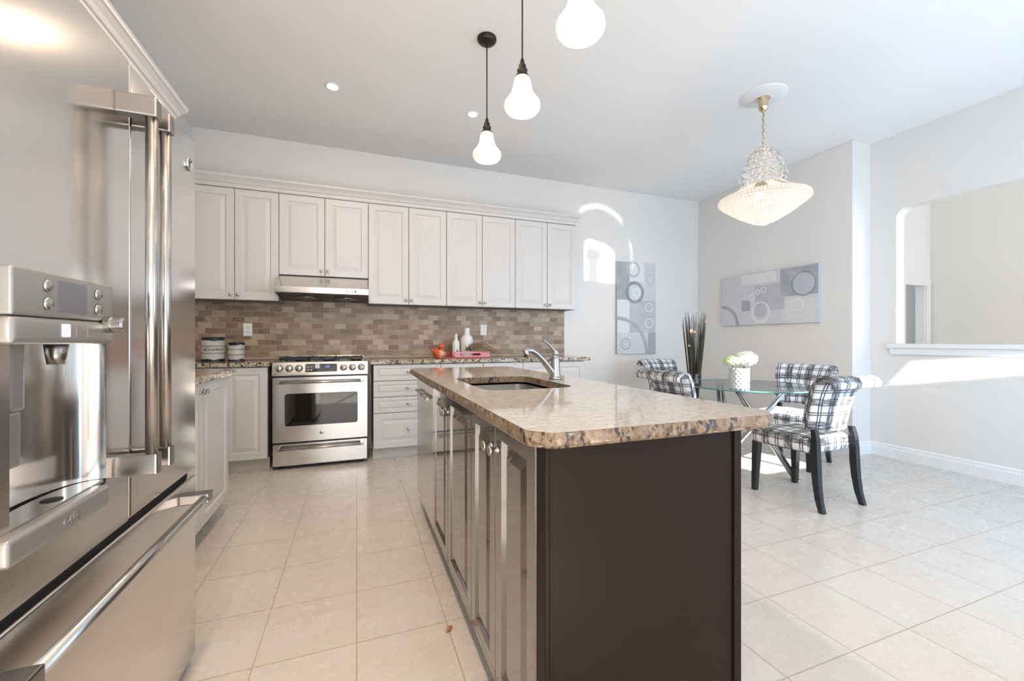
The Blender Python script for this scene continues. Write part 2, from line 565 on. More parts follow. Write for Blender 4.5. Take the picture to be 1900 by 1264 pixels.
# the room beyond the pass-through
bm = bmn(); box(bm, XFAR, XFAR + .1, -1.2, YDOOR + 1.2, 0, 4.6); struct('wall_living', bm, 'cream_wall')
bm = bmn()
box(bm, XB + .12, 8.27, YDOOR, YDOOR + .12, 0, 4.6); box(bm, 8.27, 8.88, YDOOR, YDOOR + .12, 2.03, 4.6); box(bm, 8.88, XFAR, YDOOR, YDOOR + .12, 0, 4.6)
struct('wall_hall', bm, 'trim')
bm = bmn(); box(bm, XB + .12, XFAR, -1.25, -1.15, 0, 4.6); struct('wall_living_front', bm, 'cream_wall')
bm = bmn(); box(bm, XB, XFAR + .1, -1.25, YDOOR + 1.2, 4.6, 4.7); struct('ceiling_living', bm, 'ceiling')
bm = bmn()
box(bm, 8.19, 8.29, YDOOR - .02, YDOOR, 0, 2.10, .004); box(bm, 8.87, 8.985, YDOOR - .02, YDOOR, 0, 2.10, .004); box(bm, 8.19, 8.985, YDOOR - .022, YDOOR, 2.02, 2.12, .004)
box(bm, 8.84, 8.88, YDOOR, YDOOR + .12, 0, 2.03)
struct('trim_2', bm, 'trim')
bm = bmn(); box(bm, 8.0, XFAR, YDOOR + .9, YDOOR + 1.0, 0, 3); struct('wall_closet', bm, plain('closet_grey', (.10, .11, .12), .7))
bm = bmn(); box(bm, 8.0, XFAR, YDOOR + .5, YDOOR + .53, 1.86, 1.885)
tag(obj('closet_rail', bm, 'black'), 'dark rail across the doorway beyond the pass-through opening', 'rail')

# ------------------------------------------------------------------ backsplash, counters
bm = bmn(); box(bm, XL + .002, 2.38, YB - .012, YB - .0005, .93, 1.50)
sp = obj('backsplash', bm, 'splash'); tag(sp, 'brown tumbled stone tile backsplash under the white wall cabinets', 'backsplash')
bm = bmn(); box(bm, XL + .002, 2.38, YB - .020, YB - .012, .932, .955, .004)
obj('pencil_border', bm, plain('stone_border', (.46, .35, .26), .45, noise=.15, nscale=20), sp, shift=False)


def worktop(name, label, x0, x1, y0, y1, z0=.893, z1=.93):
    bm = bmn(); box(bm, x0, x1, y0, y1, z0, z1, .006)
    return tag(obj(name, bm, 'granite'), label, 'worktop')


worktop('granite_worktop', 'speckled granite worktop under the two canisters, left of the range', XL + .002, -.695, 4.03, YB - .021)
worktop('granite_worktop', 'long speckled granite worktop along the back wall, right of the range', .115, 2.44, 4.03, YB - .021)
worktop('granite_worktop', 'speckled granite worktop beside the refrigerator', XL + .002, -.745, 1.77, 3.185)

# ------------------------------------------------------------------ cabinets
YBASE, YUP = 4.07, 4.28


def cab_back(name, label, group, x0, x1, z0, z1, yf, fronts, toe=False, ends=False):
    """cabinet whose fronts face the camera; fronts: (x0, x1, z0, z1, kind, knob_x, knob_z)"""
    t = thing(name, label, 'cabinet', ((x0 + x1) / 2, (yf + YB) / 2, 0 if toe else z0), group)
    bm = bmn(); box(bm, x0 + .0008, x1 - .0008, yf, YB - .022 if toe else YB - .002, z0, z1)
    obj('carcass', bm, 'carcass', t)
    if toe:
        bm = bmn(); box(bm, x0 + .0008, x1 - .0008, yf + .065, yf + .085, 0, z0)
        obj('toe_kick', bm, 'toe', t)
    for fx0, fx1, fz0, fz1, kind, kx, kz in fronts:
        bm = bmn()
        panel(bm, (fx0 + .0025, yf - .0005, fz0 + .0025), (1, 0, 0), (0, -1, 0), fx1 - fx0 - .005, fz1 - fz0 - .005)
        d = obj(kind, bm, 'cab', t)
        if kx is not None: knob(d, (kx, yf - .02, kz), (0, -1, 0))
    return t


UX = [-1.388, -1.005, -.662, -.281, .104, .488, .871, 1.255, 1.632, 2.02, 2.387]
UL = ['white wall cabinet left of the range hood, beside the refrigerator', 'short white wall cabinet directly above the range hood',
      'tall white wall cabinet just right of the range hood', 'white wall cabinet above the bird figurine and white bottles',
      'rightmost white wall cabinet, at the end with the lamp-lit glint patches']
for i in range(5):
    x0, xm, x1 = UX[2 * i:2 * i + 3]
    z0 = 1.715 if i == 1 else 1.472
    cab_back('wall_cabinet', UL[i], 'white wall cabinets along the back wall', x0, x1, z0, 2.458, YUP,
             [(x0, xm, z0, 2.450, 'door', xm - .028, z0 + .045), (xm, x1, z0, 2.450, 'door', xm + .028, z0 + .045)])


def crown(name, label, a, d, n, z0=2.460, ends=(True, True)):
    a, d, n = Vector(a), Vector(d), Vector(n)
    pr = [(0, 0), (.006, 0), (.010, .012), (.010, .030), (.020, .036), (.030, .055), (.048, .075), (.056, .080), (.056, .098), (.062, .104), (0, .104)]
    bm = bmn()
    al = (d - a).normalized()
    rings = []
    for p, s in ((a, -1), (d, 1)):
        rings.append([bm.verts.new(p + n * x + al * s * (x if ends[0 if s < 0 else 1] else 0) + Vector((0, 0, z0 + z))) for x, z in pr])
    for i in range(len(pr)):
        j = (i + 1) % len(pr)
        bm.faces.new((rings[0][i], rings[0][j], rings[1][j], rings[1][i]))
    bm.faces.new(rings[0]); bm.faces.new(rings[1])
    # return along the exposed end
    if ends[1]:
        bk = -n * .26
        r2 = [bm.verts.new(d + al * x + n * (x - .0) + Vector((0, 0, z0 + z))) for x, z in pr]
        r3 = [bm.verts.new(d + al * x + bk + Vector((0, 0, z0 + z))) for x, z in pr]
        for i in range(len(pr)):
            j = (i + 1) % len(pr)
            bm.faces.new((r2[i], r2[j], r3[j], r3[i]))
    return tag(obj(name, bm, 'cab'), label, 'crown moulding')


crown('crown_moulding', 'white crown moulding along the tops of the back wall cabinets', (XL + .002, YUP, 0), (2.387, YUP, 0), (0, -1, 0), ends=(False, True))

base = 'white base cabinets along the back wall'
Z0, Z1 = .105, .892
cab_back('base_cabinet', 'white base cabinet in the corner, mostly hidden behind the refrigerator side counter', base, XL + .004, -1.044, Z0, Z1, YBASE,
         [(XL + .004, -1.044, .73, .888, 'drawer', -1.22, .81), (XL + .004, -1.044, Z0, .73, 'door', -1.08, .66)], True)
cab_back('base_cabinet', 'white base cabinet with one tall door, directly left of the range', base, -1.044, -.712, Z0, Z1, YBASE,
         [(-1.044, -.712, Z0, .888, 'door', None, None)], True)
dz = [.888, .735, .585, .435, .105]
cab_back('drawer_cabinet', 'white base cabinet of four drawers, right of the range', base, .142, .77, Z0, Z1, YBASE,
         [(.142, .77, dz[i + 1], dz[i], 'drawer', .458, (dz[i] + dz[i + 1]) / 2 + .006) for i in range(4)], True)
for x0, x1, lb in ((.77, 1.205, 'white base cabinet below the bird figurine, behind the island'),
                   (1.205, 1.638, 'white base cabinet behind the island faucet, second from the right end'),
                   (1.638, 2.38, 'white base cabinet at the right end of the back worktop')):
    if x1 - x0 < .5: fr = [(x0, x1, Z0, .888, 'door', x1 - .03, .80)]
    else: fr = [(x0, (x0 + x1) / 2, Z0, .888, 'door', (x0 + x1) / 2 - .03, .80), ((x0 + x1) / 2, x1, Z0, .888, 'door', (x0 + x1) / 2 + .03, .80)]
    cab_back('base_cabinet', lb, base, x0, x1, Z0, Z1, YBASE, fr, True)


def cab_left(name, label, y0, y1, z0, z1, xf, splits, toe, kz):
    t = thing(name, label, 'cabinet', ((xf + XL) / 2, (y0 + y1) / 2, 0 if toe else z0))
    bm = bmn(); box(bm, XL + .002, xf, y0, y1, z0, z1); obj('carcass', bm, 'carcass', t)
    if toe:
        bm = bmn(); box(bm, xf - .085, xf - .065, y0, y1, 0, z0); obj('toe_kick', bm, 'toe', t)
    for a, d, ky in splits:
        bm = bmn(); panel(bm, (xf + .0005, a + .0015, z0 + .0015), (0, 1, 0), (1, 0, 0), d - a - .003, z1 - z0 - .006)
        dr = obj('door', bm, 'cab', t)
        knob(dr, (xf + .02, ky, kz), (1, 0, 0))
    return t


cab_left('base_cabinet', 'white base cabinet beside the refrigerator, door seen edge on', 1.775, 3.165, .105, .892, -.80,
         [(1.775, 2.235, 2.20), (2.235, 2.665, 2.637), (2.665, 3.165, 2.695)], True, .84)
cab_left('wall_cabinet', 'white wall cabinets over the refrigerator, only their crown showing', .84, 3.10, 1.90, 2.458, -1.05,
         [(.84, 1.40, 1.37), (1.40, 1.96, 1.43), (1.96, 2.53, 2.50), (2.53, 3.10, 2.56)], False, 1.95)
crown('crown_moulding', 'white crown moulding above the refrigerator', (-1.05, .84, 0), (-1.05, 3.10, 0), (1, 0, 0), ends=(False, True))


# ------------------------------------------------------------------ range
def build_range():
    x0, x1, yf = -.675, .093, 4.02
    t = thing('kitchen_range', 'stainless slide-in kitchen range with oven between white cabinets', 'range', ((x0 + x1) / 2, 4.25, 0))
    bm = bmn(); box(bm, x0 + .004, x1 - .004, yf + .03, YB - .03, .02, .905)
    for x in (x0 + .05, x1 - .05):
        for y in (yf + .08, YB - .1): lathe(bm, [(.018, 0), (.018, .02)], (x, y, 0), 12)
    obj('body', bm, 'black', t)
    # cooktop
    bm = bmn(); box(bm, x0, x1, yf + .03, YB - .024, .905, .925, .004); ct = obj('cooktop', bm, 'steel_h', t)
    for k in range(3):
        a = x0 + .035 + k * .235; d = a + .225
        bm = bmn()
        for y in (yf + .12, yf + .46): box(bm, a, d, y, y + .016, .940, .962, .003)
        for x in (a, (a + d) / 2 - .007, d - .014): box(bm, x, x + .014, yf + .12, yf + .476, .944, .966, .003)
        for y in (yf + .20, yf + .38): box(bm, a, d, y, y + .012, .946, .966, .003)
        for x in (a + .004, d - .018):
            for y in (yf + .122, yf + .462): box(bm, x, x + .014, y, y + .012, .925, .945)
        obj('grate', bm, 'black' if k != 1 else 'black', t)
        for y in (yf + .2, yf + .38):
            bm = bmn(); lathe(bm, [(0, .925), (.045, .925), (.045, .934), (.03, .942), (0, .942)], ((a + d) / 2 + .05, y, 0), 24)
            obj('burner', bm, 'black', ct)
    bm = bmn(); box(bm, x0 + .06, x1 - .03, YB - .07, YB - .03, .925, .968, .006); obj('rear_trim', bm, 'steel_h', t)
    # sloped control panel
    bm = bmn()
    pr = [(yf + .03, .812), (yf - .012, .812), (yf - .012, .822), (yf + .012, .925), (yf + .03, .931)]
    A = [bm.verts.new((x0, y, z)) for y, z in pr]; B = [bm.verts.new((x1, y, z)) for y, z in pr]
    for i in range(5): bm.faces.new((A[i], A[(i + 1) % 5], B[(i + 1) % 5], B[i]))
    bm.faces.new(A); bm.faces.new(B)
    cp = obj('control_panel', bm, 'steel_h', t)
    sl = Vector((0, .024, .103)).normalized(); nn = Vector((0, -.103, .024)).normalized()

    def onp(x, s, off=0.0): return Vector((x, yf - .012, .822)) + sl * s + nn * off
    cx = (x0 + x1) / 2

    def slab(xa, xb, s0, s1, off0, off1, r=.008):
        bm = bmn(); prism(bm, rrect(xa, xb, s0, s1, r, 4), lambda u, v, d: onp(u, v, d), off0, off1); return bm
    fr = obj('display_frame', slab(cx - .135, cx + .135, .012, .095, .0, .004, .012), 'satin', cp)
    obj('display', slab(cx - .127, cx + .127, .018, .089, .004, .006), 'glassdark', t)
    text('clock_digits', '3:07', .022, onp(cx + .048, .062, .0065), (1, 0, 0), sl, 'clock', t)
    obj('sticker', slab(cx - .05, cx - .015, .05, .088, .0062, .0068, .002), 'sticker', t)
    for i in range(4):
        obj('touch_key', slab(cx - .115 + (i % 2) * .026, cx - .10 + (i % 2) * .026, .030 + (i // 2) * .026, .042 + (i // 2) * .026, .0061, .0066, .003), 'steel_dark', t)
    for x in (x0 + .055, x0 + .130, x0 + .205, x1 - .205, x1 - .130, x1 - .055):
        bm = bmn(); lathe(bm, [(0, 0), (.031, 0), (.031, .006), (.026, .008), (.024, .030), (.020, .034), (0, .034)], onp(x, .052), 28, nn)
        k = obj('knob', bm, 'satin', cp)
        bm = bmn()
        q = onp(x, .052, .034)
        box(bm, -.005, .005, -.022, .022, -.002, .007, .002)
        R = Matrix((Vector((1, 0, 0)), sl, nn)).transposed().to_4x4()
        bmesh.ops.transform(bm, verts=bm.verts[:], matrix=Matrix.Translation(q) @ R @ Matrix.Rotation(.12, 4, 'Z'))
        obj('knob_grip', bm, 'steel_dark', k)
    # oven door with window
    dz0, dz1 = .238, .795
    bm = bmn()
    prism(bm, rrect(x0 + .003, x1 - .003, dz0, dz1, .006, 3), lambda u, v, d: (u, d, v), yf, yf + .03, rrect(x0 + .095, x1 - .085, .375, .655, .022, 5))
    dr = obj('oven_door', bm, 'steel_h', t)
    bm = bmn(); prism(bm, rrect(x0 + .096, x1 - .086, .376, .654, .021, 5), lambda u, v, d: (u, d, v), yf + .002, yf + .012); obj('oven_window', bm, 'glassdark', dr)

    def handle(z, name, par):
        bm = bmn()
        tube(bm, [(x0 + .055, yf - .048, z), (x1 - .055, yf - .048, z)], .0125, 16)
        for x in (x0 + .05, x1 - .05):
            box(bm, x - .014, x + .014, yf - .060, yf, z - .014, z + .014, .005)
        obj(name, bm, 'satin', par)
    handle(.755, 'handle', dr)
    bm = bmn(); lathe(bm, [(0, 0), (.016, 0), (.016, .003), (.013, .0042), (0, .0042)], (cx, yf, .305), 24, (0, -1, 0)); bd = obj('badge', bm, 'chrome', dr)
    text('badge_letters', 'GE', .013, (cx, yf - .0046, .305), (1, 0, 0), (0, 0, 1), 'ink', dr, .0004)
    bm = bmn(); box(bm, x0 + .003, x1 - .003, yf, yf + .03, .035, .222, .005); wd = obj('warming_drawer', bm, 'steel_h', t)
    handle(.188, 'handle', wd)


build_range()


# ------------------------------------------------------------------ hood
def build_hood():
    x0, x1 = -.665, .100
    t = thing('range_hood', 'stainless under-cabinet range hood above the range', 'range hood', ((x0 + x1) / 2, 4.3, 1.50))
    yl = 4.05
    bm = bmn()
    pr = [(yl, 1.535), (yl, 1.585), (YUP - .024, 1.705), (YB - .024, 1.705), (YB - .024, 1.50), (YB - .12, 1.50), (4.20, 1.525)]
    A = [bm.verts.new((x0, y, z)) for y, z in pr]; B = [bm.verts.new((x1, y, z)) for y, z in pr]
    n = len(pr)
    for i in (0, 1, 2, 3): bm.faces.new((A[i], A[i + 1], B[i + 1], B[i]))
    bm.faces.new(A); bm.faces.new(B)
    obj('canopy', bm, 'steel_h', t)
    bm = bmn()
    A = [bm.verts.new((x0 + .002, y, z)) for y, z in pr]; B = [bm.verts.new((x1 - .002, y, z)) for y, z in pr]
    for i in (4, 5, 6): bm.faces.new((A[i], A[(i + 1) % n], B[(i + 1) % n], B[i]))
    un = obj('underside', bm, 'black', t)
    for cx in (x0 + .22, x1 - .20):
        bm = bmn()
        lathe(bm, [(.105, 0), (.105, -.012), (.095, -.016), (.09, -.012)], (cx, 4.33, 1.522), 32)
        for k in range(6):
            a = k * PI / 3
            tube(bm, [(cx, 4.33, 1.503), (cx + .095 * math.cos(a), 4.33 + .095 * math.sin(a), 1.510)], .004, 6)
        lathe(bm, [(0, 1.495), (.02, 1.497), (.02, 1.512), (0, 1.512)], (cx, 4.33, 0), 16)
        obj('fan_guard', bm, 'steel_dark', t)
    for i, r in enumerate((.0055, .0035, .0045, .008, .0035, .003)):
        bm = bmn(); lathe(bm, [(0, 0), (r, 0), (r, .003), (0, .003)], (x1 - .178 + i * .022, yl, 1.560), 14, (0, -1, 0)); obj('button', bm, 'black' if i in (0, 2, 3) else 'satin', t)
    bm = bmn(); lathe(bm, [(0, 0), (.009, 0), (.009, .0015), (0, .0015)], (x0 + .09, yl, 1.562), 20, (0, -1, 0))
    box(bm, x0 + .104, x0 + .148, yl - .0012, yl, 1.557, 1.561)
    obj('emblem', bm, 'white', t)


build_hood()


# ------------------------------------------------------------------ refrigerator
def build_fridge():
    xf, xb = -.527, -1.375
    y0, ym, y1 = .842, 1.293, 1.745
    ztop = 1.805
    t = thing('refrigerator', 'large stainless french door refrigerator with water dispenser', 'refrigerator', ((xf + xb) / 2, ym, 0))
    bm = bmn(); box(bm, xb, xf - .075, y0 + .006, y1 - .006, .03, ztop - .015); box(bm, xf - .14, xf - .03, y0 + .01, y1 - .01, .62, .70)
    for x in (xb + .06, xf - .14):
        for y in (y0 + .08, y1 - .08): lathe(bm, [(.02, 0), (.02, .03)], (x, y, 0), 12)
    obj('cabinet_body', bm, plain('grey_painted_steel', (.13, .13, .13), .5), t)
    bm = bmn(); box(bm, xf - .06, xf - .025, y0 + .01, y1 - .01, .02, .66); box(bm, xf - .05, xf - .022, y0 + .008, y1 - .008, .64, .68); obj('gasket', bm, 'gap', t)
    zg = .672
    # right (far) door
    bm = bmn(); box(bm, xf - .072, xf, ym + .003, y1, zg, ztop, .007, 3); dfar = obj('door', bm, 'steel', t, smooth=40)
    # left (near) door with an opening for the dispenser
    cy0, cy1, cz0, cz1 = .915, 1.192, .795, 1.17
    bm = bmn()
    prism(bm, rrect(y0, ym - .003, zg, ztop, .006, 3), lambda u, v, d: (d, u, v), xf - .072, xf, [(cy0, cz0), (cy1, cz0), (cy1, cz1), (cy0, cz1)])
    dnear = obj('door', bm, 'steel', t)
    # dispenser recess, a concave steel liner
    bm = bmn()
    n = 16; prev = None
    for i in range(n + 1):
        a = PI * i / n
        y = (cy0 + cy1) / 2 - (cy1 - cy0) / 2 * math.cos(a); x = xf - .003 - .065 * math.sin(a) ** .7 if 0 < i < n else xf - .003
        cur = (bm.verts.new((x, y, cz0)), bm.verts.new((x, y, cz1)))
        if prev: bm.faces.new((prev[0], cur[0], cur[1], prev[1])).smooth = True
        prev = cur
    rec = obj('dispenser_recess', bm, stainless('liner_steel', (.72, .72, .72), .14), dnear)
    bm = bmn(); box(bm, xf - .070, xf - .003, cy0 + .001, cy1 - .001, cz0 - .004, cz0 + .004); obj('tray_well', bm, 'gap', dnear)
    bm = bmn(); hc, hw_ = (cy0 + cy1) / 2, (cy1 - cy0) / 2 - .004
    pl = [(hc - hw_, xf - .003), (hc + hw_, xf - .003)] + [(hc + hw_ * math.cos(PI * i / 16), xf - .006 - .055 * math.sin(PI * i / 16) ** .7) for i in range(1, 16)]
    prism(bm, pl, lambda u, v, d: (v, u, d), cz0 + .004, cz0 + .010); tray = obj('drip_tray', bm, 'steel', dnear)
    bm = bmn(); lathe(bm, [(0, 0), (.016, 0), (.016, .0012), (0, .0012)], (xf - .028, 1.068, cz0 + .010), 24); obj('drain_hole', bm, 'gap', dnear)
    bm = bmn()
    box(bm, xf - .066, xf - .034, .975, 1.012, .99, 1.13, .006); box(bm, xf - .062, xf - .038, .979, 1.008, .89, .988, .004); obj('ice_chute', bm, 'panelgrey', dnear)
    bm = bmn(); lathe(bm, [(.013, 0), (.016, .02), (.02, .06)], (xf - .03, 1.085, 1.068), 16); obj('water_spout', bm, 'steel_dark', dnear)
    # lower ledge that frames the tray
    bm = bmn(); box(bm, xf - .004, xf + .026, .868, 1.150, .760, .805, .011, 4); lg = obj('dispenser_ledge', bm, 'panelgrey', dnear, smooth=40)
    text('lettering', 'CAFE', .020, (xf + .0265, 1.020, .780), (0, 1, 0), (0, 0, 1), 'satin', dnear, .0006)
    # control panel
    bm = bmn(); box(bm, xf - .004, xf + .030, .868, 1.152, 1.155, 1.232, .005, 3)
    obj('dispenser_panel', bm, 'panelgrey', dnear, smooth=40)
    bm = bmn(); box(bm, xf - .004, xf + .032, .866, 1.154, 1.108, 1.1545, .012, 4)
    obj('panel_base', bm, 'panelgrey', dnear, smooth=40)
    bm = bmn(); prism(bm, rrect(.974, 1.054, 1.166, 1.222, .003, 3), lambda u, v, d: (d, u, v), xf + .030, xf + .0312); obj('display_screen', bm, 'screen', dnear)
    for y in (.945, 1.092):
        for z in (1.178, 1.209):
            bm = bmn(); lathe(bm, [(0, 0), (.011, 0), (.011, .003), (.009, .0045), (0, .0045)], (xf + .030, y, z), 24, (1, 0, 0)); obj('button', bm, 'satin', dnear)
    for i, y in enumerate((.990, 1.030, 1.065)):
        bm = bmn(); prism(bm, rrect(y - .011, y + .011, 1.121, 1.145, .003, 3), lambda u, v, d: (d, u, v), xf + .032, xf + .0335); obj('button', bm, 'btnlit' if i == 0 else 'panelgrey', dnear)
    bm = bmn(); lathe(bm, [(0, 0), (.017, 0), (.017, .010), (.014, .012), (.014, .013), (.0155, .015), (.0155, .028), (.012, .032), (0, .032)], (xf + .031, 1.122, 1.148), 28, (1, 0, 0)); obj('dial', bm, 'satin', dnear, smooth=35)
    # freezer drawer
    bm = bmn(); box(bm, xf - .06, xf, y0, y1, .035, .648, .007, 3); dw = obj('freezer_drawer', bm, 'steel', t, smooth=40)

    def bar(par, pts, r, brackets):
        bm = bmn(); tube(bm, pts, r, 20)
        hd = obj('handle', bm, 'satin', par)
        for c0, c1 in brackets:
            bm = bmn(); box(bm, *c0, *c1) if False else box(bm, c0[0], c1[0], c0[1], c1[1], c0[2], c1[2], .004, 2)
            obj('handle_bracket', bm, 'steel_dark', par)
    for par, y in ((dnear, 1.236), (dfar, 1.312)):
        bar(par, [(xf + .066, y, .84), (xf + .066, y, 1.655)], .0125,
            [((xf - .001, y - .015, .795), (xf + .081, y + .015, .845)), ((xf - .001, y - .015, 1.648), (xf + .081, y + .015, 1.696))])
    bar(dw, [(xf + .066, .835, .605), (xf + .066, 1.60, .605)], .0125,
        [((xf - .001, .80, .590), (xf + .079, .85, .620)), ((xf - .001, 1.595, .590), (xf + .079, 1.645, .620))])
    # badge
    bm = bmn(); lathe(bm, [(.022, 0), (.022, .004), (.018, .006), (.015, .004), (.015, 0)], (xf, 1.68, 1.705), 28, (1, 0, 0)); lathe(bm, [(0, 0), (.015, 0), (.015, .002), (0, .002)], (xf, 1.68, 1.705), 28, (1, 0, 0))
    obj('badge', bm, 'chrome', dfar)
    text('badge_letters', 'GE', .017, (xf + .0026, 1.68, 1.705), (0, 1, 0), (0, 0, 1), 'ink', dfar, .0003)


build_fridge()


# ------------------------------------------------------------------ island
IX0, IX1, IY0, IY1 = .385, .957, .825, 2.855     # cabinet body
TX0, TX1, TY0, TY1 = .345, 1.075, .790, 2.955    # stone top
ZT0, ZT1 = .888, .920


def build_island():
    # cabinet bodies: two door units plus the end panel
    def unit(label, y0, ym, y1, hollow=False):
        t = thing('island_cabinet', label, 'cabinet', ((IX0 + IX1) / 2, (y0 + y1) / 2, 0), 'dark cabinets in the island')
        bm = bmn()
        if hollow:
            box(bm, IX0 + .02, IX1 - .001, y0 + .001, y0 + .019, .10, ZT0 - .001); box(bm, IX0 + .02, IX1 - .001, y1 - .019, y1 - .001, .10, ZT0 - .001)
            box(bm, IX1 - .02, IX1 - .001, y0 + .019, y1 - .019, .10, ZT0 - .001); box(bm, IX0 + .02, IX1 - .02, y0 + .019, y1 - .019, .10, .12)
            box(bm, IX0 + .02, IX0 + .038, y0 + .019, y1 - .019, .12, ZT0 - .001)
        else:
            box(bm, IX0 + .02, IX1 - .001, y0 + .001, y1 - .001, .10, ZT0 - .001)
        obj('carcass', bm, 'dark', t)
        bm = bmn(); box(bm, IX0 + .07, IX0 + .088, y0 + .001, y1 - .001, 0, .10); obj('toe_kick', bm, 'dark', t)
        for a, d, ky in ((y0, ym, ym - .030), (ym, y1, ym + .030)):
            bm = bmn(); panel(bm, (IX0 + .0195, a + .002, .105), (0, 1, 0), (-1, 0, 0), d - a - .004, ZT0 - .110, .022, .052, .016)
            dr = obj('door', bm, 'espresso', t)
            knob(dr, (IX0 - .003, ky, .80), (-1, 0, 0), .016, .032)
    unit('dark island cabinet nearest the camera, with a pair of narrow doors', .868, 1.163, 1.440)
    unit('dark island sink cabinet next to the dishwasher, with a pair of doors', 1.440, 1.846, 2.228, True)
    t = thing('island_end_panel', 'dark brown panel closing the near end of the island', 'panel', ((IX0 + IX1) / 2, IY0, 0))
    bm = bmn(); box(bm, IX0 + .012, IX1 - .026, IY0, .867, 0, ZT0 - .001, .002); obj('board', bm, 'dark', t)
    bm = bmn(); box(bm, IX1 - .024, IX1, IY0 - .006, .867, 0, ZT0 - .001, .002); box(bm, IX0, IX0 + .011, IY0 - .002, .867, .0, ZT0 - .001, .002); obj('corner_post', bm, 'dark', t)
    t = thing('dishwasher', 'stainless dishwasher at the far end of the dark island', 'dishwasher', ((IX0 + IX1) / 2, 2.53, 0))
    bm = bmn(); box(bm, IX0 + .03, IX1 - .001, 2.232, IY1, .09, .868); obj('tub', bm, 'black', t)
    bm = bmn(); box(bm, IX0 - .002, IX0 + .028, 2.234, IY1 - .002, .10, .858, .005); d = obj('door', bm, 'steel', t)
    bm = bmn(); box(bm, IX0 + .05, IX0 + .07, 2.234, IY1 - .002, 0, .09); obj('toe_kick', bm, 'gap', t)
    bm = bmn()
    tube(bm, [(IX0 - .020, 2.31, .79), (IX0 - .020, 2.78, .79)], .008, 14)
    for y in (2.33, 2.76): tube(bm, [(IX0 - .022, y, .79), (IX0, y, .79)], .006, 10)
    obj('handle', bm, 'satin', d)
    # stone top
    ch = .045
    outer = [(TX0 + ch, TY0), (TX1 - ch, TY0), (TX1, TY0 + ch), (TX1, TY1 - ch), (TX1 - ch, TY1), (TX0 + ch, TY1), (TX0, TY1 - ch), (TX0, TY0 + ch)]
    # soften the clipped corners
    pts = []
    for i in range(len(outer)):
        a, p, d = Vector(outer[i - 1]), Vector(outer[i]), Vector(outer[(i + 1) % len(outer)])
        for q in (a, ):
            pass
        k = .016
        p0 = p + (a - p).normalized() * k; p2 = p + (d - p).normalized() * k
        for s in (0, .33, .67, 1): pts.append(tuple((1 - s) ** 2 * p0 + 2 * s * (1 - s) * p + s * s * p2))
    sx0, sx1, sy0, sy1 = .470, .868, 1.535, 2.125
    hole = rrect(sx0, sx1, sy0, sy1, .075, 6)
    t = thing('island_worktop', 'large beige granite island top with rough chiselled edge', 'worktop', ((TX0 + TX1) / 2, (TY0 + TY1) / 2, ZT0))
    bm = bmn(); prism(bm, pts, lambda u, v, d: (u, v, d), ZT0, ZT1, hole)
    obj('polished_slab', bm, 'granite_top', t)
    # inside of the cutout shows the darker cut stone
    bm = bmn()
    cc = Vector(((sx0 + sx1) / 2, (sy0 + sy1) / 2))
    hl = [tuple(cc + (Vector(p) - cc) * .9985) for p in hole]
    for i in range(len(hl)):
        a, d = hl[i], hl[(i + 1) % len(hl)]
        bm.faces.new([bm.verts.new((*a, ZT0)), bm.verts.new((*d, ZT0)), bm.verts.new((*d, ZT1 - .001)), bm.verts.new((*a, ZT1 - .001))])
    bmesh.ops.remove_doubles(bm, verts=bm.verts[:], dist=1e-5)
    obj('cut_edge', bm, 'granite_edge', t)
    # chiselled outer edge: jittered strip round the slab
    per = []
    n = len(pts)
    for i in range(n):
        a, d = Vector(pts[i]), Vector(pts[(i + 1) % n])
        m = max(1, int((d - a).length / .012))
        for k in range(m): per.append(a.lerp(d, k / m))
    rows = 6
    rnd = random.Random(3)
    N = len(per)
    grid = []
    noise = [rnd.uniform(-1, 1) for _ in range(N)]
    for i, p in enumerate(per):
        tg = (per[(i + 1) % N] - per[i - 1]).normalized(); nr = Vector((tg.y, -tg.x))
        big = .004 * (noise[i] + noise[i - 1] + noise[(i + 1) % N]) / 3
        col = []
        for r in range(rows):
            f = r / (rows - 1)
            off = .0006 if r in (0,) else (.0045 * math.sin(f * PI) + big + rnd.uniform(-.0016, .0016)) if r < rows - 1 else -.002
            q = p + nr * off
            z = ZT1 - .0005 - f * (ZT1 - ZT0 + .003) + (rnd.uniform(-.0015, .0015) if 0 < r < rows - 1 else 0)
            col.append((q.x, q.y, z))
        grid.append(col)
    bm = bmn()
    V = [[bm.verts.new(c) for c in col] for col in grid]
    for i in range(N):
        for r in range(rows - 1):
            bm.faces.new((V[i][r], V[(i + 1) % N][r], V[(i + 1) % N][r + 1], V[i][r + 1]))
    e = obj('chiselled_edge', bm, 'granite_edge', t); e['label'] = 'rough brown chiselled stone edge'
    # sink
    t = thing('kitchen_sink', 'stainless double bowl sink set under the island top', 'sink', ((sx0 + sx1) / 2, (sy0 + sy1) / 2, ZT0 - .2))
    steel = stainless('sink_steel', (.50, .48, .46), .34)

    def bowl(y0, y1, dep):
        bm = bmn()
        rr = [(0, 0.0, .06), (0, -.02, .06), (.006, -dep + .03, .055), (.035, -dep, .04)]
        rings = []
        for ins, dz, r in rr:
            rings.append([bm.verts.new((u, v, ZT0 - .012 + dz)) for u, v in rrect(sx0 - .004 + ins, sx1 + .004 - ins, y0 + ins, y1 - ins, r, 6)])
        for a, d in zip(rings, rings[1:]):
            k = len(a)
            for i in range(k): bm.faces.new((a[i], a[(i + 1) % k], d[(i + 1) % k], d[i])).smooth = True
        bm.faces.new(rings[-1])
        o = obj('bowl', bm, steel, t)
        bm = bmn(); lathe(bm, [(0, 0), (.028, 0), (.04, .003), (.042, 0)], ((sx0 + sx1) / 2, (y0 + y1) / 2, ZT0 - .011 - dep), 24); obj('drain', bm, 'chrome', o)
    ydiv = 1.765
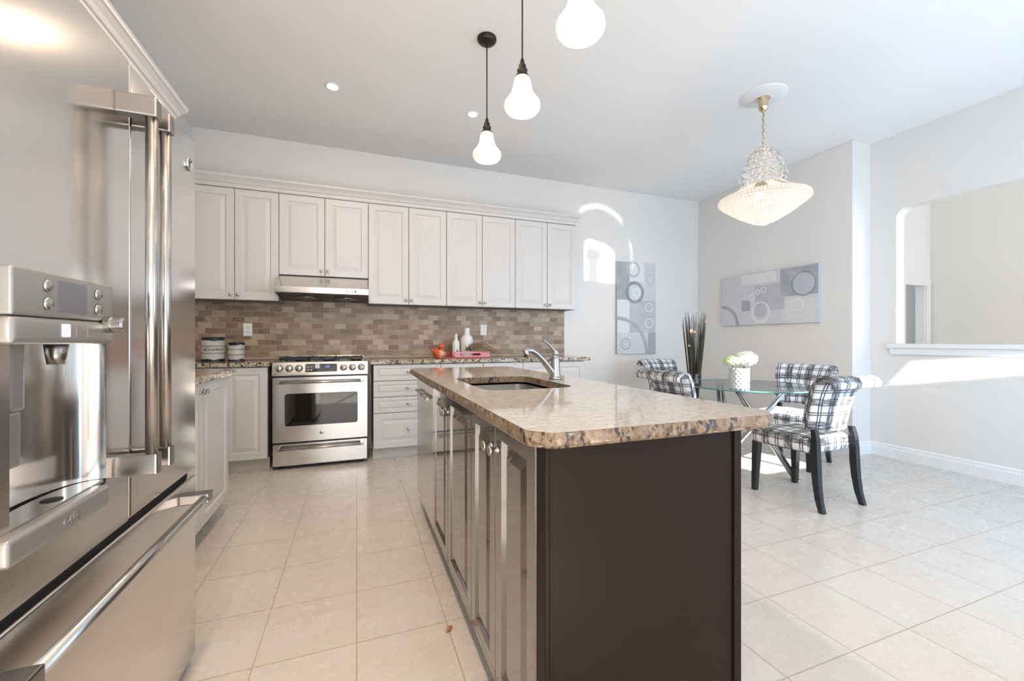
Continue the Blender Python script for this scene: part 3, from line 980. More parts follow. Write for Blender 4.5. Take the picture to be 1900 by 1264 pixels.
    bowl(ydiv + .012, sy1 + .004, .19); bowl(sy0 - .004, ydiv - .012, .16)
    bm = bmn()
    pr = [(ydiv - .014, -.016), (ydiv - .012, -.004), (ydiv - .006, 0), (ydiv + .006, 0), (ydiv + .012, -.004), (ydiv + .014, -.016)]
    A = [bm.verts.new((sx0 - .004, y, ZT0 - .010 + z)) for y, z in pr]; B = [bm.verts.new((sx1 + .004, y, ZT0 - .010 + z)) for y, z in pr]
    for i in range(5): bm.faces.new((A[i], A[i + 1], B[i + 1], B[i])).smooth = True
    obj('divider', bm, steel, t)
    # faucet
    fx, fy = .934, 1.877
    t = thing('faucet', 'chrome single lever faucet on the island beside the sink', 'faucet', (fx, fy, ZT1))
    bm = bmn(); lathe(bm, [(0, 0), (.032, 0), (.033, .006), (.028, .012), (.027, .02), (.024, .05), (.023, .075), (.021, .10), (.019, .115), (.012, .126), (0, .128)], (fx, fy, ZT1), 28); obj('body', bm, 'fchrome', t)
    sd = Vector((-.86, -.15, 0)).normalized()
    P = Vector((fx, fy, ZT1))
    pts2 = []
    ctrl = [(0, .015), (.018, .035), (.045, .066), (.080, .103), (.115, .132), (.140, .146), (.160, .148), (.174, .142)]
    for s, z in ctrl: pts2.append(P + sd * s + Vector((0, 0, z)))
    bm = bmn(); tube(bm, pts2, [.019, .018, .0165, .015, .014, .0135, .0135, .013], 18); spt = obj('spout', bm, 'fchrome', t)
    tip = pts2[-1]
    bm = bmn(); lathe(bm, [(0, -.026), (.012, -.026), (.0145, -.022), (.0145, .012), (.012, .016), (0, .016)], tip + Vector((0, 0, -.002)), 20, (-.18, 0, .98)); obj('aerator', bm, 'fchrome', t)
    bm = bmn()
    lv = [(0, .120), (-.006, .130), (.010, .146), (.030, .165), (.055, .186), (.075, .198)]
    tube(bm, [P + sd * s + Vector((0, 0, z)) for s, z in lv], [.014, .017, .011, .0075, .006, .0065], 14); obj('lever', bm, 'fchrome', t)


build_island()

# ------------------------------------------------------------------ things on the back worktop
ZW = .93


def canister(label, x, y, r, h, word=None):
    t = thing('canister', label, 'canister', (x, y, ZW), 'round canisters on the back worktop')
    b = NB('aged_cream_tin')
    n = b.noise(b.mapping(b.coord(), (6, 6, 40)), 1.5, 4)
    b.set(Base_Color=b.mix(n, (.42, .38, .34), (.70, .67, .64)), Roughness=.5)
    bm = bmn(); lathe(bm, [(0, .0), (r, .0), (r, h - .004), (r * .98, h), (0, h)], (x, y, ZW), 40); obj('body', bm, b.m, t, smooth=35)

    def wavy(z0, z1, amp, top):
        bm = bmn(); rg = []
        for i in range(48):
            a = 2 * PI * i / 48; w = amp * (math.sin(3 * a + x * 9) + .6 * math.sin(7 * a + 1))
            zz0, zz1 = (z0 + w, z1) if top else (z0, z1 + w)
            c, s_ = math.cos(a) * (r + .0015), math.sin(a) * (r + .0015)
            rg.append((bm.verts.new((x + c, y + s_, ZW + zz0)), bm.verts.new((x + c, y + s_, ZW + zz1))))
        for i in range(48):
            p, q = rg[i], rg[(i + 1) % 48]
            bm.faces.new((p[0], q[0], q[1], p[1])).smooth = True
        return bm
    obj('base_band', wavy(.001, h * .12, .004, False), 'black', t)
    obj('rim_band', wavy(h * .90, h, .004, True), 'black', t)
    bm = bmn(); lathe(bm, [(0, h), (r + .003, h), (r + .003, h + .006), (r * .9, h + .009), (0, h + .009)], (x, y, ZW), 40); obj('lid', bm, 'black', t)
    for f in (.36, .66):
        bm = bmn(); lathe(bm, [(r, h * f), (r + .0022, h * f), (r + .0022, h * f + .004), (r, h * f + .004)], (x, y, ZW), 40, cap=False); obj('stripe', bm, 'ink', t)
    if word:
        fd = Vector((-x, -y, 0)).normalized(); U = Vector((-fd.y, fd.x, 0)) 
        th = math.atan2(-.96, .30); fd = Vector((math.cos(th), math.sin(th), 0)); U = Vector((-fd.y, fd.x, 0))
        text('lettering', word, .034, Vector((x, y, ZW + h * .52)) + fd * (r + .0016), U, (0, 0, 1), 'ink', t, .0004, bend=r + .0016)


canister('larger cream canister with black bands and lettering, next to the refrigerator', -1.172, 4.30, .084, .205, 'BONHEUR')
canister('smaller plain cream canister with black bands, right of the lettered one', -.998, 4.30, .061, .160)


def outlet(label, x, z):
    y = YB - .012
    t = thing('wall_outlet', label, 'outlet', (x, y, z), 'outlets on the backsplash')
    bm = bmn(); box(bm, x - .037, x + .037, y - .006, y, z - .06, z + .06, .003); obj('cover_plate', bm, 'whiteplastic', t)
    for dz in (-.021, .021):
        bm = bmn(); prism(bm, rrect(x - .017, x + .017, z + dz - .014, z + dz + .014, .006, 3), lambda u, v, d: (u, d, v), y - .0075, y - .006)
        s = obj('socket', bm, 'whiteplastic', t)
        bm = bmn(); box(bm, x - .008, x - .005, y - .008, y - .007, z + dz - .003, z + dz + .007); box(bm, x + .005, x + .008, y - .008, y - .007, z + dz - .003, z + dz + .007)
        lathe(bm, [(0, 0), (.0025, 0), (.0025, .001), (0, .001)], (x, y - .0072, z + dz - .008), 10, (0, -1, 0))
        obj('slots', bm, 'ink', s)


outlet('white wall outlet on the backsplash above the canisters, left of the range', -.962, 1.217)
outlet('white wall outlet on the backsplash right of the white bottles', 1.351, 1.235)


def decor():
    y = 4.30
    # serving tray with handle cut-outs
    t = thing('serving_tray', 'red and pink box tray holding white bottles on the back worktop', 'tray', (1.08, y, ZW))
    x0, x1, y0, y1 = .845, 1.325, 4.22, 4.43
    bm = bmn(); box(bm, x0, x1, y0, y1, ZW, ZW + .012); box(bm, x0, x0 + .012, y0, y1, ZW + .012, ZW + .066); box(bm, x1 - .012, x1, y0, y1, ZW + .012, ZW + .066); box(bm, x0 + .012, x1 - .012, y1 - .012, y1, ZW + .012, ZW + .066)
    obj('frame', bm, 'red', t)
    bm = bmn()
    prism(bm, [(x0 + .10, ZW + .012), (x1, ZW + .012), (x1, ZW + .068), (x0 + .10, ZW + .068)], lambda u, v, d: (u, d, v), y0 - .006, y0 + .006, rrect(x0 + .16, x1 - .10, ZW + .028, ZW + .052, .010, 4))
    obj('front_rail', bm, 'pink', t)
    # bottles
    for (lb, x, yy, prof) in (
        ('small slim white ribbed bottle on the red tray, next to the bird figurine', .992, 4.36, [(0, 0), (.038, 0), (.040, .01), (.040, .135), (.034, .160), (.019, .180), (.017, .190), (.017, .235), (.019, .240), (.014, .242), (.012, .2)]),
        ('large broad shouldered white bottle on the red tray, right of the slim one', 1.105, 4.335, [(0, 0), (.058, 0), (.062, .01), (.066, .180), (.060, .205), (.030, .240), (.029, .250), (.029, .300), (.031, .305), (.024, .306), (.02, .25)])):
        t = thing('bottle', lb, 'bottle', (x, yy, ZW + .012), 'white bottles on the red tray')
        pr = []
        for (r0, z0), (r1, z1) in zip(prof, prof[1:]):
            k = max(1, int(abs(z1 - z0) / .009))
            for i in range(k):
                f = i / k; r = r0 + (r1 - r0) * f
                pr.append((r + (.0009 if i % 2 and r > .03 else 0), z0 + (z1 - z0) * f))
        pr.append(prof[-1])
        bm = bmn(); lathe(bm, pr, (x, yy, ZW + .012), 32, cap=False); bo = obj('body', bm, 'white', t)
        bm = bmn()
        rr = .067 if x > 1.05 else .041
        th = math.atan2(-.95, -.18)
        for (da, zz, ln, tl) in (((0.0, .06, .06, .3), (.45, .05, .05, -.5), (.75, .13, .02, -.6)) if x > 1.05 else ((.55, .03, .05, .35),)):
            for s in range(6):
                f0, f1 = s / 6, (s + 1) / 6
                w0, w1 = .0055 * math.sin(PI * f0) + .0008, .0055 * math.sin(PI * f1) + .0008
                def P(f, w):
                    a = th + da + (-tl * f * ln + w) / rr
                    return (x + (rr + .0012) * math.cos(a), yy + (rr + .0012) * math.sin(a), ZW + .012 + zz + f * ln)
                bm.faces.new([bm.verts.new(p) for p in (P(f0, -w0), P(f0, w0), P(f1, w1), P(f1, -w1))])
        obj('leaf_decoration', bm, 'leafgreen', t)
    # orange bird
    b = NB('orange_glaze')
    x_, y_, z_ = b.sep(b.coord('Object'))
    n = b.voronoi(b.coord(), 55, 'Distance')
    msk = b.math('MULTIPLY', b.smooth(n, .42, .6), b.math('MULTIPLY', b.smooth(x_, -.012, .012), b.smooth(z_, .095, .075)))
    b.set(Base_Color=b.mix(msk, (.56, .095, .035), (.75, .52, .38)), Roughness=.3)
    t = thing('bird_figurine', 'orange ceramic bird figurine with a carved white pattern', 'figurine', (.762, 4.13, ZW))
    bx, by = .762, 4.13
    bm = bmn()
    lathe(bm, [(0, 0), (.035, 0), (.055, .018), (.062, .045), (.056, .075), (.038, .096), (0, .105)], (bx + .010, by, ZW), 32)
    ball(bm, (bx - .022, by - .012, ZW + .068), .040)
    tube(bm, [(bx - .03, by - .01, ZW + .07), (bx - .06, by - .012, ZW + .088), (bx - .083, by - .012, ZW + .104)], [.034, .018, .003], 16)
    obj('body', bm, b.m, t, smooth=60)
    bm = bmn(); ball(bm, (bx + .030, by, ZW + .128), .033, sc=(1.08, 1, .95)); tube(bm, [(bx + .028, by, ZW + .09), (bx + .03, by, ZW + .115)], .024, 14); hd = obj('head', bm, plain('orange_glaze_plain', (.56, .095, .035), .3), t, smooth=60)
    bm = bmn(); tube(bm, [(bx + .005, by - .008, ZW + .128), (bx - .012, by - .012, ZW + .124)], [.009, .001], 10); obj('beak', bm, plain('beak_orange', (.50, .08, .03), .35), hd)
    # dried grass
    t = thing('dried_grass', 'bunch of brown dried grass drooping over the red tray', 'dried grass', (1.20, 4.26, ZW + .07))
    rnd = random.Random(5)
    bm = bmn()
    for i in range(30):
        a = Vector((1.06 + rnd.uniform(-.02, .05), 4.235 + rnd.uniform(-.012, .02), ZW + .075 + rnd.uniform(0, .010)))
        hgt = rnd.uniform(.02, .11); ln = rnd.uniform(.20, .46); dy = rnd.uniform(-.09, .03)
        end = rnd.uniform(-.02, .03) if ln > .36 else rnd.uniform(.02, .07)
        pts = []
        for k in range(9):
            f = k / 8
            pts.append(a + Vector((ln * f, dy * f, hgt * math.sin(PI * min(1, f * 1.12)) * (1 - f * .3) - (.066 - end) * f ** 2.4)))
        for p in pts: p.z = max(p.z, ZW + .004)
        tube(bm, pts, [q * rnd.uniform(.45, .8) for q in (.0012, .002, .0026, .003, .003, .0028, .0024, .0018, .0008)], 5)
    o = obj('strands', bm, 'straw', t); o['kind'] = 'stuff'
    bm = bmn()
    for ang, ln in ((1.9, .075), (.75, .07), (2.2, .05)):
        a = Vector((1.12, 4.225, ZW + .075))
        d = Vector((math.cos(ang), 0, math.sin(ang)))
        tube(bm, [a, a + d * ln * .5, a + d * ln], [.002, .006, .0008], 6)
    obj('leaves', bm, 'leafgreen', t)


decor()

# a dry leaf on the floor by the island
bm = bmn()
prev = None
for i in range(7):
    f = i / 6; w = .009 * math.sin(PI * f) + .0006
    p = Vector((.318 + .030 * f, 1.565 + .030 * f, .002 + .007 * math.sin(PI * f)))
    sd = Vector((-.7, .7, 0))
    cur = [bm.verts.new(p + sd * w + Vector((0, 0, .003))), bm.verts.new(p), bm.verts.new(p - sd * w + Vector((0, 0, .003)))]
    if prev:
        for k in range(2): bm.faces.new((prev[k], prev[k + 1], cur[k + 1], cur[k]))
    prev = cur
tag(obj('dry_leaf', bm, plain('dry_leaf_brown', (.50, .24, .10), .7)), 'small brown dry leaf lying on the floor tiles by the island', 'leaf')


# ------------------------------------------------------------------ pictures
def art(name, rects, rings, base=(.64, .65, .67)):
    b = NB(name)
    u, v, _ = b.sep(b.coord('UV'))
    uv = b.coord('UV')
    n = b.noise(uv, 5, 6, .65)
    c = base
    for (a0, a1, c0, c1, col) in rects:
        m = b.math('MULTIPLY', b.math('MULTIPLY', b.math('GREATER_THAN', u, a0), b.math('LESS_THAN', u, a1)),
                   b.math('MULTIPLY', b.math('GREATER_THAN', v, c0), b.math('LESS_THAN', v, c1)))
        c = b.mix(m, c, col)
    for (cu, cv, r, w, col) in rings:
        d = b.math('SQRT', b.math('ADD', b.math('POWER', b.math('SUBTRACT', u, cu), 2), b.math('POWER', b.math('SUBTRACT', v, cv), 2)))
        e = b.math('ABSOLUTE', b.math('SUBTRACT', d, r))
        c = b.mix(b.math('SUBTRACT', 1.0, b.smooth(e, w * .42, w * .55)), c, col)
    c = b.mix(b.math('MULTIPLY', b.smooth(n, .35, .75), .30), c, (.72, .725, .735))
    b.set(Base_Color=c, Roughness=.6)
    b.bump(n, .15, .003)
    return b.m


W1, G1, G2, G3, D1 = (.76, .76, .77), (.50, .51, .54), (.37, .385, .42), (.61, .62, .64), (.25, .26, .28)
# units: metres across the canvas
art_tall = art('tall_abstract', [(0, .19, .70, 1.19, G2), (.19, .605, .28, .70, G1), (0, .19, .28, .70, W1), (.42, .605, .70, 1.19, G3), (.19, .42, .95, 1.19, W1), (.48, .605, 0, .28, G2)],
               [(.27, .80, .125, .042, D1), (.30, .80, .05, .03, W1), (0, .0, .46, .05, (.40, .42, .45)), (.50, .61, .055, .012, W1), (.50, .40, .06, .014, W1), (.13, .13, .07, .010, D1), (.13, .13, .04, .01, G1), (.52, .98, .06, .02, G1), (.25, 1.10, .09, .03, G1), (.11, .25, .035, .01, W1)])
art_wide = art('wide_abstract', [(0, .33, .28, .61, G3), (.36, .80, .20, .47, G3), (.48, .85, .16, .46, G1), (.80, 1.21, .30, .61, G2), (.85, 1.21, 0, .27, (.68, .69, .70)), (.30, .42, .17, .30, G2), (.30, .75, .49, .61, W1)],
               [(0, .0, .24, .045, (.36, .38, .41)), (1.06, .42, .125, .02, D1), (1.06, .42, .06, .115, (.48, .51, .57)), (.555, .14, .11, .035, W1), (.555, .17, .05, .07, G1), (.99, .20, .065, .020, W1), (.99, .20, .025, .012, W1), (.88, .10, .06, .014, W1), (.88, .10, .025, .01, W1), (.43, .33, .035, .012, W1), (.52, .385, .025, .012, W1), (.595, .405, .03, .010, W1), (.08, .33, .03, .01, W1)])


def canvas(name, label, O, U, N, w, h, mat):
    t = thing(name, label, 'picture', Vector(O) + Vector(U) * w / 2)
    O, U, N, V = Vector(O), Vector(U), Vector(N), Vector((0, 0, 1))
    bm = bmn(); prism(bm, [(0, 0), (w, 0), (w, h), (0, h)], lambda u, v, d: O + U * u + V * v + N * d, .002, .036); obj('stretcher', bm, plain('canvas_edge', (.52, .54, .58), .7), t)
    bm = bmn()
    uvl = bm.loops.layers.uv.new('UVMap')
    vs = [bm.verts.new(O + U * u + V * v + N * .0368) for u, v in ((0, 0), (w, 0), (w, h), (0, h))]
    f = bm.faces.new(vs)
    for l, uv in zip(f.loops, ((0, 0), (w, 0), (w, h), (0, h))): l[uvl].uv = uv
    obj('painting', bm, mat, t)


canvas('canvas_picture', 'tall grey abstract canvas of circles on the back wall', (3.128, YB, .942), (1, 0, 0), (0, -1, 0), .605, 1.195, art_tall)
canvas('canvas_picture', 'wide grey abstract canvas of circles on the dining wall', (XA, 4.117, 1.305), (0, -1, 0), (-1, 0, 0), 1.213, .612, art_wide)


# ------------------------------------------------------------------ dining table
TC = Vector((3.03, 2.535, 0)); TR = .50


def build_table():
    t = thing('dining_table', 'round glass dining table on crossed chrome legs', 'table', TC)
    bm = bmn(); lathe(bm, [(0, .738), (TR - .004, .738)], TC, 72, cap=False); lathe(bm, [(TR - .004, .750), (0, .750)], TC, 72, cap=False); obj('glass_top', bm, 'tableglass', t)
    bm = bmn(); lathe(bm, [(TR - .004, .738), (TR, .741), (TR, .747), (TR - .004, .750)], TC, 72, cap=False); obj('glass_rim', bm, 'glassrim', t)
    for k in range(3):
        a0 = math.radians(206 + 120 * k); a1 = math.radians(318 + 120 * k)
        top = TC + Vector((.30 * math.cos(a0), .30 * math.sin(a0), .733)); bot = TC + Vector((.335 * math.cos(a1), .335 * math.sin(a1), .012))
        side = (bot - top).cross(Vector((0, 0, 1))).normalized() * .018
        for s in (-1, 1):
            bm = bmn(); tube(bm, [top + side * s, bot + side * s], .0145, 16); obj('leg', bm, 'chrome', t)
        bm = bmn(); lathe(bm, [(0, 0), (.045, 0), (.045, .006), (0, .006)], top + Vector((0, 0, -.002)), 24); obj('glass_pad', bm, 'chrome', t)
    for k in range(3):
        a1 = math.radians(318 + 120 * k)
        bot = TC + Vector((.335 * math.cos(a1), .335 * math.sin(a1), 0))
        bm = bmn(); lathe(bm, [(0, 0), (.036, 0), (.036, .007), (0, .007)], bot, 20); obj('foot', bm, 'chrome', t)


build_table()


# ------------------------------------------------------------------ chairs
def chair_proto(label, group):
    t = thing('dining_chair', label, 'chair', (0, 0, 0), group)

    def uvmap(bm, fn):
        l = bm.loops.layers.uv.new('UVMap')
        bm.normal_update()
        for f in bm.faces:
            for lp in f.loops: lp[l].uv = fn(lp.vert.co, f.normal)
    # seat: rounded cushion, slightly domed, wider at the front
    bm = bmn()
    nx, ny = 10, 10
    prof = [(.215, .365), (.228, .372), (.235, .40), (.235, .44), (.228, .462), (.205, .474)]
    rings = []
    for r, z in prof:
        ring = []
        for (u, v) in rrect(-1, 1, -1, 1, .16, 5):
            x = u * r * (1.03 + .05 * v); y = v * (r - .005) * (.975 if v > 0 else .87)
            ring.append(bm.verts.new((x, y, z)))
        rings.append(ring)
    for s, dz in ((.72, .484), (.40, .489)):
        rings.append([bm.verts.new((v.co.x * s, v.co.y * s, dz)) for v in rings[5]])
    for a, d in zip(rings, rings[1:]):
        k = len(a)
        for i in range(k): bm.faces.new((a[i], a[(i + 1) % k], d[(i + 1) % k], d[i])).smooth = True
    bm.faces.new(rings[-1]).smooth = True; bm.faces.new(list(reversed(rings[0])))
    bmesh.ops.recalc_face_normals(bm, faces=bm.faces[:])

    def seat_uv(co, n):
        if abs(n.z) > .6: return (co.x, co.y)
        if abs(n.x) > abs(n.y): return (co.y + .02, co.z - .03)
        return (co.x, co.z + .235 - .47 + .05)
    uvmap(bm, seat_uv)
    obj('seat', bm, 'plaid', t, shift=False)
    # scroll back
    cl = [(-.205, .515), (-.212, .57), (-.224, .64), (-.242, .71), (-.264, .775), (-.288, .826), (-.314, .858), (-.344, .872), (-.372, .864), (-.386, .842), (-.380, .820), (-.364, .812)]
    th = [.052, .054, .052, .048, .044, .040, .036, .032, .028, .024, .020, .012]
    hw = [.195, .200, .207, .215, .223, .231, .238, .242, .243, .243, .242, .240]
    nu = 14
    bm = bmn()
    front, back = [], []
    arc = [0]
    for a, d in zip(cl, cl[1:]): arc.append(arc[-1] + math.hypot(d[0] - a[0], d[1] - a[1]))
    for i, (y, z) in enumerate(cl):
        a = cl[max(i - 1, 0)]; d = cl[min(i + 1, len(cl) - 1)]
        tg = Vector((0, d[0] - a[0], d[1] - a[1])).normalized(); nr = Vector((0, tg.z, -tg.y))
        fr, bk = [], []
        for k in range(nu + 1):
            u = -1 + 2 * k / nu
            cv = .055 * abs(u) ** 2.2 * (1 if i < 7 else max(.3, 1 - (i - 6) * .12))
            thk = th[i] * (1 - .35 * max(0, abs(u) - .8) / .2)
            p = Vector((u * hw[i], y + cv, z))
            fr.append(bm.verts.new(p + nr * thk / 2)); bk.append(bm.verts.new(p - nr * thk / 2))
        front.append(fr); back.append(bk)
    uvs = {}
    for i in range(len(cl)):
        for k in range(nu + 1):
            uvs[front[i][k]] = ((-1 + 2 * k / nu) * .225, arc[i]); uvs[back[i][k]] = ((-1 + 2 * k / nu) * .225 + .04, arc[i] + .05)
    for g in (front, back):
        for i in range(len(cl) - 1):
            for k in range(nu): bm.faces.new((g[i][k], g[i][k + 1], g[i + 1][k + 1], g[i + 1][k])).smooth = True
    for i in range(len(cl) - 1):
        for k in (0, nu): bm.faces.new((front[i][k], front[i + 1][k], back[i + 1][k], back[i][k]))
    for k in range(nu):
        for i in (0, len(cl) - 1): bm.faces.new((front[i][k], front[i][k + 1], back[i][k + 1], back[i][k]))
    l = bm.loops.layers.uv.new('UVMap')
    for f in bm.faces:
        for lp in f.loops: lp[l].uv = uvs[lp.vert]
    nails = []
    for k in (0, nu):
        for i in range(0, 6):
            for s in range(3):
                p = back[i][k].co.lerp(back[i + 1][k].co, s / 3); nails.append(p + Vector((-.008 if k else .008, -.001, 0)))
    for k in range(nu):
        for s in range(2): nails.append(back[0][k].co.lerp(back[0][k + 1].co, s / 2) + Vector((0, -.001, .008)))
    bo = obj('backrest', bm, 'plaid', t, shift=False)
    bm = bmn()
    for p in nails: ball(bm, p, .0042, 8, 5)
    o = obj('nailhead_trim', bm, 'satin', bo, shift=False); o['kind'] = 'stuff'

    # legs
    def leg(path, name='leg'):
        bm = bmn(); rings = []
        for (x, y, z, wx, wy) in path:
            rings.append([bm.verts.new((x + sx * wx, y + sy * wy, z)) for sx, sy in ((-1, -1), (1, -1), (1, 1), (-1, 1))])
        for a, d in zip(rings, rings[1:]):
            for i in range(4): bm.faces.new((a[i], a[(i + 1) % 4], d[(i + 1) % 4], d[i]))
        bm.faces.new(rings[0]); bm.faces.new(rings[-1])
        obj(name, bm, 'legblack', t, shift=False)
    for s in (-1, 1):
        leg([(s * .205, .195, .37, .023, .023), (s * .209, .198, .25, .022, .022), (s * .213, .202, .12, .019, .019), (s * .215, .206, 0, .016, .016)])
        leg([(s * .188, -.208, .525, .017, .014), (s * .192, -.220, .46, .019, .017), (s * .194, -.222, .38, .021, .020), (s * .195, -.224, .29, .021, .022), (s * .197, -.232, .18, .019, .020), (s * .200, -.246, .08, .017, .018), (s * .203, -.268, 0, .015, .016)])
    return t


def copy_tree(o, parent=None):
    c = o.copy(); C.objects.link(c); c.parent = parent
    for ch in o.children: copy_tree(ch, c)
    return c


CH = [((3.01, 2.07), 0, 'plaid dining chair nearest the camera, its back turned to the island end'),
      ((3.74, 2.67), math.radians(104), 'plaid dining chair on the far right side of the glass table, facing the island'),
      ((2.53, 2.62), math.radians(-90), 'plaid dining chair between the island and the table, seen from behind'),
      ((3.40, 3.80), math.radians(180), 'plaid dining chair against the back wall below the tall picture')]
p0 = chair_proto(CH[0][2], 'plaid dining chairs around the glass table')
for i, ((x, y), r, lb) in enumerate(CH):
    c = p0 if i == 0 else copy_tree(p0)
    c.location = (x, y, 0); c.rotation_euler = (0, 0, r); c['label'] = lb


# ------------------------------------------------------------------ vase with flowers, tumbler, sticks
def build_table_decor():
    x, y, z = 2.735, 2.36, .7505
    b = NB('woven_white_ceramic')
    u, v, w = b.sep(b.coord('Object'))
    ang = b.math('ARCTAN2', v, u)
    s1 = b.math('SINE', b.math('ADD', b.math('MULTIPLY', ang, 14.0), b.math('MULTIPLY', w, 170.0)))
    s2 = b.math('SINE', b.math('SUBTRACT', b.math('MULTIPLY', ang, 14.0), b.math('MULTIPLY', w, 170.0)))
    k = b.math('MAXIMUM', s1, s2)
    b.set(Base_Color=b.mix(b.smooth(k, .2, .8), (.55, .63, .68), (.86, .87, .87)), Roughness=.35)
    b.bump(k, .6, .006)
    t = thing('flower_vase', 'white lattice patterned vase on the glass table', 'vase', (x, y, z))
    bm = bmn(); lathe(bm, [(0, 0), (.066, 0), (.070, .006), (.070, .140), (.073, .150), (.071, .155), (.064, .152), (.062, .02), (0, .015)], (x, y, z), 48); obj('body', bm, b.m, t, smooth=35)
    fl = plain('hydrangea_petal', (.84, .87, .79), .6, noise=.08, nscale=30); fl2 = plain('hydrangea_green', (.60, .74, .40), .6, noise=.2, nscale=30)
    rnd = random.Random(11)
    f = None
    for (dx, dy, dz, r, mt, n, lb) in ((-.072, .01, .212, .046, fl2, 55, 'pale green flower head, left of the two in the lattice vase'), (.056, -.01, .225, .066, fl, 90, 'white flower head, right of the two in the lattice vase')):
        ft = thing('hydrangea', lb, 'flower', (x + dx, y + dy, z + .05), 'flowers in the lattice vase')
        bm = bmn()
        for i in range(n):
            zz = 1 - 1.75 * i / n; a = i * 2.39996; rr = math.sqrt(max(0, 1 - zz * zz))
            d = Vector((rr * math.cos(a), rr * math.sin(a), zz))
            c = Vector((x + dx, y + dy, z + dz)) + Vector((d.x * r * 1.15, d.y * r * 1.05, d.z * r * .85)) * rnd.uniform(.9, 1.06)
            q = d.to_track_quat('Z', 'Y').to_matrix()
            for p in range(4):
                an = p * PI / 2 + rnd.uniform(-.2, .2); s = r * .30
                e1 = q @ Vector((math.cos(an), math.sin(an), .25)); e2 = q @ Vector((math.cos(an + .8), math.sin(an + .8), .1)); e3 = q @ Vector((math.cos(an - .8), math.sin(an - .8), .1))
                vs = [bm.verts.new(c), bm.verts.new(c + e2 * s * .75), bm.verts.new(c + e1 * s * 1.15), bm.verts.new(c + e3 * s * .75)]
                bm.faces.new(vs).smooth = True
        ball(bm, (x + dx, y + dy, z + dz), r * .85, 14, 10, (1.1, 1, .82))
        o = obj('blossom', bm, mt, ft)
        bm = bmn(); tube(bm, [(x + dx * .2, y + dy * .2, z + .02), (x + dx * .6, y + dy * .6, z + .14), (x + dx, y + dy, z + dz - r * .4)], .0035, 8); obj('stem', bm, 'leafgreen', ft)
    # glass tumbler at the left rim of the table
    gx, gy = 2.685, 2.735
    t = thing('glass_tumbler', 'small clear glass tumbler at the left edge of the glass table', 'glass', (gx, gy, z))
    bm = bmn(); lathe(bm, [(0, 0), (.034, 0), (.036, .004), (.038, .080), (.035, .080), (.033, .010), (0, .010)], (gx, gy, z), 32); obj('body', bm, M['clear'], t)
    # floor bundle of dark twigs
    sx, sy = 3.12, 3.20
    t = thing('twig_bundle', 'tall bundle of dark dried twigs standing behind the glass table', 'dried twigs', (sx, sy, 0))
    rnd = random.Random(2)
    bm = bmn(); lathe(bm, [(0, 0), (.075, 0), (.08, .01), (.05, .16), (.04, .30), (.048, .36), (.042, .36), (.035, .30), (0, .05)], (sx, sy, 0), 28); pot = obj('floor_vase', bm, 'legblack', t)
    bm = bmn(); tips = []
    for i in range(56):
        a = rnd.uniform(0, 2 * PI); r0 = .024 * math.sqrt(rnd.random()); r1 = .015 + .10 * math.sqrt(rnd.random())
        h = rnd.uniform(1.25, 1.40)
        p0_ = Vector((sx + r0 * math.cos(a), sy + r0 * math.sin(a), .06)); p1 = None
        p2 = Vector((sx + r1 * math.cos(a + .2), sy + r1 * math.sin(a + .2), h)); p0_ = Vector((sx + r0 * .6 * math.cos(a), sy + r0 * .6 * math.sin(a), .30)); p1 = p0_.lerp(p2, .45); pm = p0_.lerp(p2, .75) + Vector((rnd.uniform(-.004, .004), rnd.uniform(-.004, .004), 0))
        tube(bm, [p0_, p1, pm, p2], [.0036, .0034, .0030, .0012], 5); tips.append((pm, p2))
    o = obj('twigs', bm, 'stick', t); o['kind'] = 'stuff'
    bm = bmn()
    for (px, pz, s) in ((-.055, 1.205, .022), (.088, 1.30, .017), (-.075, 1.065, .013), (.05, 1.21, .012), (-.02, 1.20, .016)):
        c = Vector((sx + px * .93 - .03, sy - px * .35 - .055, pz))
        for p in range(5):
            an = p * 2 * PI / 5
            e = Vector((.93 * math.cos(an), -.35 * math.cos(an) - .3, math.sin(an))); e2 = Vector((.93 * math.cos(an + .55), -.35 * math.cos(an + .55) - .15, math.sin(an + .55))); e3 = Vector((.93 * math.cos(an - .55), -.35 * math.cos(an - .55) - .15, math.sin(an - .55)))
            bm.faces.new([bm.verts.new(c), bm.verts.new(c + e2 * s * .7), bm.verts.new(c + e * s), bm.verts.new(c + e3 * s * .7)])
    obj('dried_blossoms', bm, 'petal', t)


build_table_decor()


